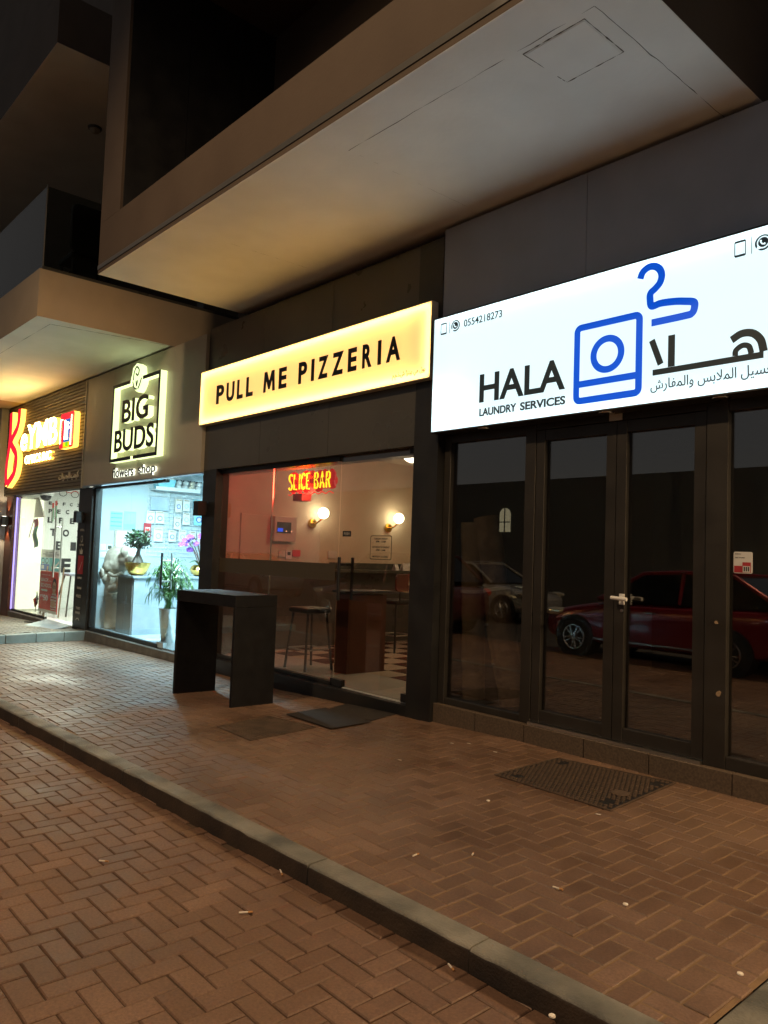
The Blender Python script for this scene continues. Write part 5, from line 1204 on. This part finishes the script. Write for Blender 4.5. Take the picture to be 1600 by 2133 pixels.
def flat(name, pts, zoff, th, mat, lab, cat, grp=None, bev=.003):
    P = [PZ(x, y, -.04) for x, y in pts]; P = [PZ(x, y, ground(p.x, p.y)) for (x, y), p in zip(pts, P)]
    m = MB(); m.hexa([(p.x, p.y, ground(p.x, p.y) + zoff) for p in P], [(p.x, p.y, ground(p.x, p.y) + zoff + th) for p in P])
    return tag(m.build(name, mat, bevel=bev), lab, cat, grp)
flat("door_mat", [(596, 1490), (678, 1476), (775, 1506), (690, 1521)], .008, .006, 'rubber', "dark brown door mat lying loose in front, overlapping the other mat", "door mat", "door mats")
flat("door_mat", [(668, 1482), (728, 1464), (828, 1487), (775, 1502)], .002, .005, 'rubber', "dark brown door mat tucked against the pizzeria plinth", "door mat", "door mats")
def grate(name, pts, lab, nx, ny, wob, open_, mt='iron'):
    P = [PZ(x, y, -.03) for x, y in pts]; P = [PZ(x, y, ground(p.x, p.y)) for (x, y), p in zip(pts, P)]
    t = thing(name, lab, "manhole cover", sum(P, Vector()) / 4)
    q = lambda u, v, d: (lambda p: Vector((p.x, p.y, ground(p.x, p.y) + d)))(P[0] * (1 - u) * (1 - v) + P[3] * u * (1 - v) + P[2] * u * v + P[1] * (1 - u) * v)
    m = MB(); e = .012
    m.hexa([q(0, 0, .0005), q(1, 0, .0005), q(1, 1, .0005), q(0, 1, .0005)], [q(0, 0, .0025), q(1, 0, .0025), q(1, 1, .0025), q(0, 1, .0025)], 1)
    for (a, b_, c, d_) in ((0, 1, 0, e), (0, 1, 1 - e, 1), (0, e, e, 1 - e), (1 - e, 1, e, 1 - e)): m.hexa([q(a, c, .0026), q(b_, c, .0026), q(b_, d_, .0026), q(a, d_, .0026)], [q(a, c, .009), q(b_, c, .009), q(b_, d_, .009), q(a, d_, .009)], 0)
    for j in range(ny):
        for i in range(nx):
            u0 = .02 + .96 * (i + (.5 if j % 2 else 0)) / (nx + .5); v0 = .02 + .96 * j / ny; u1 = u0 + .96 / (nx + .5) * open_; v1 = v0 + .96 / ny * open_
            if (u1 > .985) or any(abs(u0 - a) < .03 and abs(v0 - b_) < .05 for a, b_ in ((.12, .12), (.88, .15), (.9, .85), (.12, .85))): continue
            m.hexa([q(u0, v0, .0026), q(u1, v0, .0026), q(u1, v1, .0026), q(u0, v1, .0026)], [q(u0, v0, .0085), q(u1, v0, .0085), q(u1, v1, .0085), q(u0, v1, .0085)], 0)
    m.build("plate", [mt, 'black' if mt == 'iron' else 'joint_dark'], t)
    if name == "manhole_cover" and nx > 24:
        m = MB(); c = q(.86, .4, .0)
        m.lathe([(.06, .009), (.06, .012), (.045, .0125), (.02, .013)], c, 20); m.build("boss", 'iron', t)
grate("manhole_cover", [(1030, 1615), (1160, 1580), (1408, 1632), (1272, 1691)], "large patterned iron cover in the pavement before the laundry door", 26, 22, 0, .58)
grate("manhole_cover", [(452, 1515), (560, 1493), (658, 1516), (522, 1544)], "worn dusty iron cover in the pavement in front of the black table", 22, 18, 0, .72, 'iron_dusty')

# ------------------------------------------------------------------ litter
rn = random.Random(21)
for (px, py, z, ln, ang, lab) in ((512, 1903, ZR, .06, 60, "white cigarette butt on the road paving nearest the camera"), (216, 1796, ZR, .05, 40, "cigarette butt on the road paving at the left"), (586, 1820, ZR, .075, -25, "orange stub lying in the gutter under the kerb"), (866, 1783, 0, .045, 95, "short white cigarette butt on the pavement, middle left"), (1162, 1853, 0, .05, 10, "tan cigarette butt at the centre of the pavement"), (940, 2018, ZR, .05, -20, "cigarette stub in the gutter at bottom centre"), (985, 1781, 0, .03, 120, "tiny crushed butt right of the short white one")):
    p = PZ(px, py, z); z_ = z if z < 0 else ground(p.x, p.y); d = Vector((math.cos(R(ang)), math.sin(R(ang)), 0)) * ln / 2; c = Vector((p.x, p.y, z_ + .006))
    t = thing("cigarette_butt", lab, "cigarette butt", c, "cigarette butts on the ground")
    MB().tube([c - d, c + d * .3], .0042, 8).build("paper", 'butt', t, smooth=True); MB().tube([c + d * .32, c + d], .0044, 8).build("filter", 'filter', t, smooth=True)
for (px, py, lab) in ((1303, 1884, "pale chewing gum spot on the brown pavers, largest of three"), (1150, 2117, "pale chewing gum spot on the kerb top"), (1542, 2029, "pale chewing gum spot near the bottom right kerb"), (1017, 1668, "pale chewing gum spot close to the laundry step")):
    p = PZ(px, py, 0); m = MB(); r = .011; g0 = ground(p.x, p.y) + .003
    m.lathe([(r * 1.1, -.003), (r, .0015), (r * .6, .0025)], (p.x, p.y, g0), 10); tag(m.build("chewing_gum", 'butt', smooth=True), lab, "chewing gum", "gum spots")
for k, (px, py) in enumerate(((937, 1547), (972, 1548), (1027, 1567), (1240, 1697), (828, 1583))):
    p = PZ(px, py, 0); m = MB(); g0 = ground(p.x, p.y) + .004; m.poly([(0, 0)] * 3, 'Y', 0, 0) if 0 else None
    m.hexa([(p.x, p.y, g0), (p.x + .03, p.y + .005, g0), (p.x + .028, p.y + .018, g0), (p.x + .003, p.y + .014, g0)], [(p.x, p.y, g0 + .001), (p.x + .03, p.y + .005, g0 + .003), (p.x + .028, p.y + .018, g0 + .002), (p.x + .003, p.y + .014, g0 + .001)])
    tag(m.build("paper_scrap", 'butt'), ["tiny paper scrap by the laundry plinth, leftmost", "tiny paper scrap by the laundry plinth, second from left", "tiny paper scrap by the laundry plinth, nearest the iron cover", "tiny paper scrap touching the front corner of the large iron cover", "tiny paper scrap in the open pavement in front of the mats"][k], "paper scrap", "paper scraps on the pavement")

# ------------------------------------------------------------------ cars parked behind the camera (the shop glass mirrors them) and the house beyond
def car(lab, nose_x, side_y, face, paint, L=4.3, hh=1.46):
    t = thing("parked_car", lab, "car", (0, 0, 0), "cars parked along the street")
    ST = [(0, .55, .34, .6), (.1, .72, .26, .7), (.4, .83, .2, .8), (.95, .87, .19, .91), (1.35, .88, .19, .96), (2.4, .885, .19, .97), (3.3, .885, .19, 1.0), (3.9, .85, .22, 1.02), (4.2, .76, .3, .98), (4.3, .68, .42, .8)]
    m = MB(); vs = []; fs = []
    for (x, w, zb, zt) in ST:
        half = [(w * .8, zb), (w * .97, zb + .06), (w, zb + .22), (w * .985, zb + (zt - zb) * .6), (w * 1.0, zb + (zt - zb) * .68), (w * .95, zt - .06), (w * .8, zt)]
        for y, z in half: vs.append((x * L / 4.3, y, z))
        for y, z in reversed(half): vs.append((x * L / 4.3, -y, z))
    n = 14
    for i in range(len(ST) - 1):
        for k in range(n): fs.append((i * n + k, i * n + (k + 1) % n, (i + 1) * n + (k + 1) % n, (i + 1) * n + k))
    fs += [tuple(range(n)), tuple((len(ST) - 1) * n + k for k in range(n))]
    def bd(mb, nm, mat, par, **kw): o = mb.build(nm, mat, par, **kw); return o
    b_ = m.add(vs, fs).build("body", paint, t, smooth=True)
    sd = b_.modifiers.new("sub", 'SUBSURF'); sd.levels = 1; sd.render_levels = 2
    GS = [(1.2, .8, .94, .96), (1.95, .8, .96, hh - .05), (2.6, .8, .96, hh), (3.4, .8, .97, hh - .03), (4.0, .76, .98, 1.08)]
    m = MB(); vs = []; fs = []
    for (x, w, z0, z1) in GS:
        k = (z1 - z0) / .5; wr = w - .17 * min(1, k)
        vs += [(x * L / 4.3, w, z0), (x * L / 4.3, wr, z1), (x * L / 4.3, -wr, z1), (x * L / 4.3, -w, z0)]
    for i in range(len(GS) - 1):
        for k in range(3): fs.append((i * 4 + k, i * 4 + k + 1, i * 4 + 5 + k, i * 4 + 4 + k))
    m.add(vs, fs).build("window", 'car_glass', t)
    m = MB(); s = L / 4.3
    for q in (1, -1):
        m.tube([(1.2 * s, q * .8, .97), (1.95 * s, q * .645, hh - .035), (2.6 * s, q * .637, hh + .01), (3.4 * s, q * .637, hh - .02), (4.0 * s, q * .73, 1.08)], .035, 8)
        m.tube([(2.62 * s, q * .8, .97), (2.62 * s, q * .645, hh - .02)], .03, 6)
    m.hexa([(1.97 * s, -.63, hh - .045), (3.4 * s, -.63, hh - .03), (3.4 * s, .63, hh - .03), (1.97 * s, .63, hh - .045)], [(1.97 * s, -.6, hh - .015), (3.4 * s, -.6, hh), (3.4 * s, .6, hh), (1.97 * s, .6, hh - .015)])
    m.build("roof", paint, t, smooth=True)
    for x in (.8 * s, 3.4 * s):
        for q in (1, -1):
            m = MB(); m.tube([(x, q * .6, .32), (x, q * .893, .32)], .365, 28); m.build("wheel_arch", 'black', t)
            w = MB().tube([(x, q * .68, .31), (x, q * .88, .31), (x, q * .9, .31)], [.31, .31, .285], 28).build("wheel", 'tyre', t, smooth=True)
            m = MB(); m.tube([(x + .2 * math.cos(k * .2618), q * .905, .31 + .2 * math.sin(k * .2618)) for k in range(24)], .014, 6, closed=True)
            for k in range(10):
                a = k * math.pi / 5 + (.1 if k % 2 else -.1); m.tube([(x + .03 * math.cos(a), q * .912, .31 + .03 * math.sin(a)), (x + .2 * math.cos(a), q * .9, .31 + .2 * math.sin(a))], [.018, .012], 6)
            m.tube([(x, q * .895, .31), (x, q * .92, .31)], .045, 12); m.build("rim", 'alloy', w, smooth=True)
    for q in (1, -1):
        MB().ball((.32 * s, q * .73, .7), (.26, .09, .075), 14).build("headlight", 'head_glass', t, smooth=True)
        MB().ball((4.13 * s, q * .72, .86), (.12, .12, .09), 14).build("tail_light", 'tail_glass', t, smooth=True)
        MB().ball((1.45 * s, q * .98, 1.0), (.07, .1, .06), 12).build("mirror", paint, t, smooth=True)
        MB().box(2.1 * s, 2.28 * s, q * .885 - .012, q * .885 + .012, .8, .825).build("door_handle", 'alloy', t, bevel=.004)
        MB().box(1.0 * s, 3.1 * s, q * .88 - .012, q * .88 + .012, .3, .33).build("sill_trim", 'alloy', t)
    if face < 0: t.location = (nose_x, side_y - .9, ZR)
    else: t.location = (nose_x, side_y, ZR); t.rotation_euler = (0, 0, math.pi)
    return t
car("dark red hatchback mirrored in the laundry door glass", -8.38, -.72, -1, 'car_red')
car("maroon car with alloy wheels mirrored in the pizzeria glass", -14.75, -.35, -1, 'car_grey', hh=1.6)
car("white car mirrored low in the pizzeria window", -21.5, -4.6, 1, 'car_white', 4.5)
car("white car mirrored in the leftmost laundry pane", -11.6, -5.6, 1, 'car_white', 4.5)
V = thing("neighbour_house", "dark house with two small lit arched windows across the street", "house", (-14, -13, ZR))
MB().box(-30, -6, -13.5, -12.2, ZR, 4.4).box(-4.5, 8, -13.5, -11.8, ZR, 3.5).build("wall", 'villa', V)
MB().box(-6, -4.5, -13.5, -12.6, ZR, 2.6).build("wall", 'black_clad', V)
for x in (-18.5, -17.3):
    m = MB(); w = .26; pts = [(x - w, 2.5), (x + w, 2.5), (x + w, 3.15)] + arc(x, 3.15, w, .25, 0, 180)[1:]
    m.poly([(p_[0], p_[1]) for p_ in pts], 'Y', -12.17, .02)
    for v in m.v: pass
    wd = m.build("window", 'window_lit', V)
    MB().box(x - .02, x + .02, -12.16, -12.14, 2.5, 3.4).box(x - w, x + w, -12.16, -12.14, 2.85, 2.89).build("frame", 'black', wd)
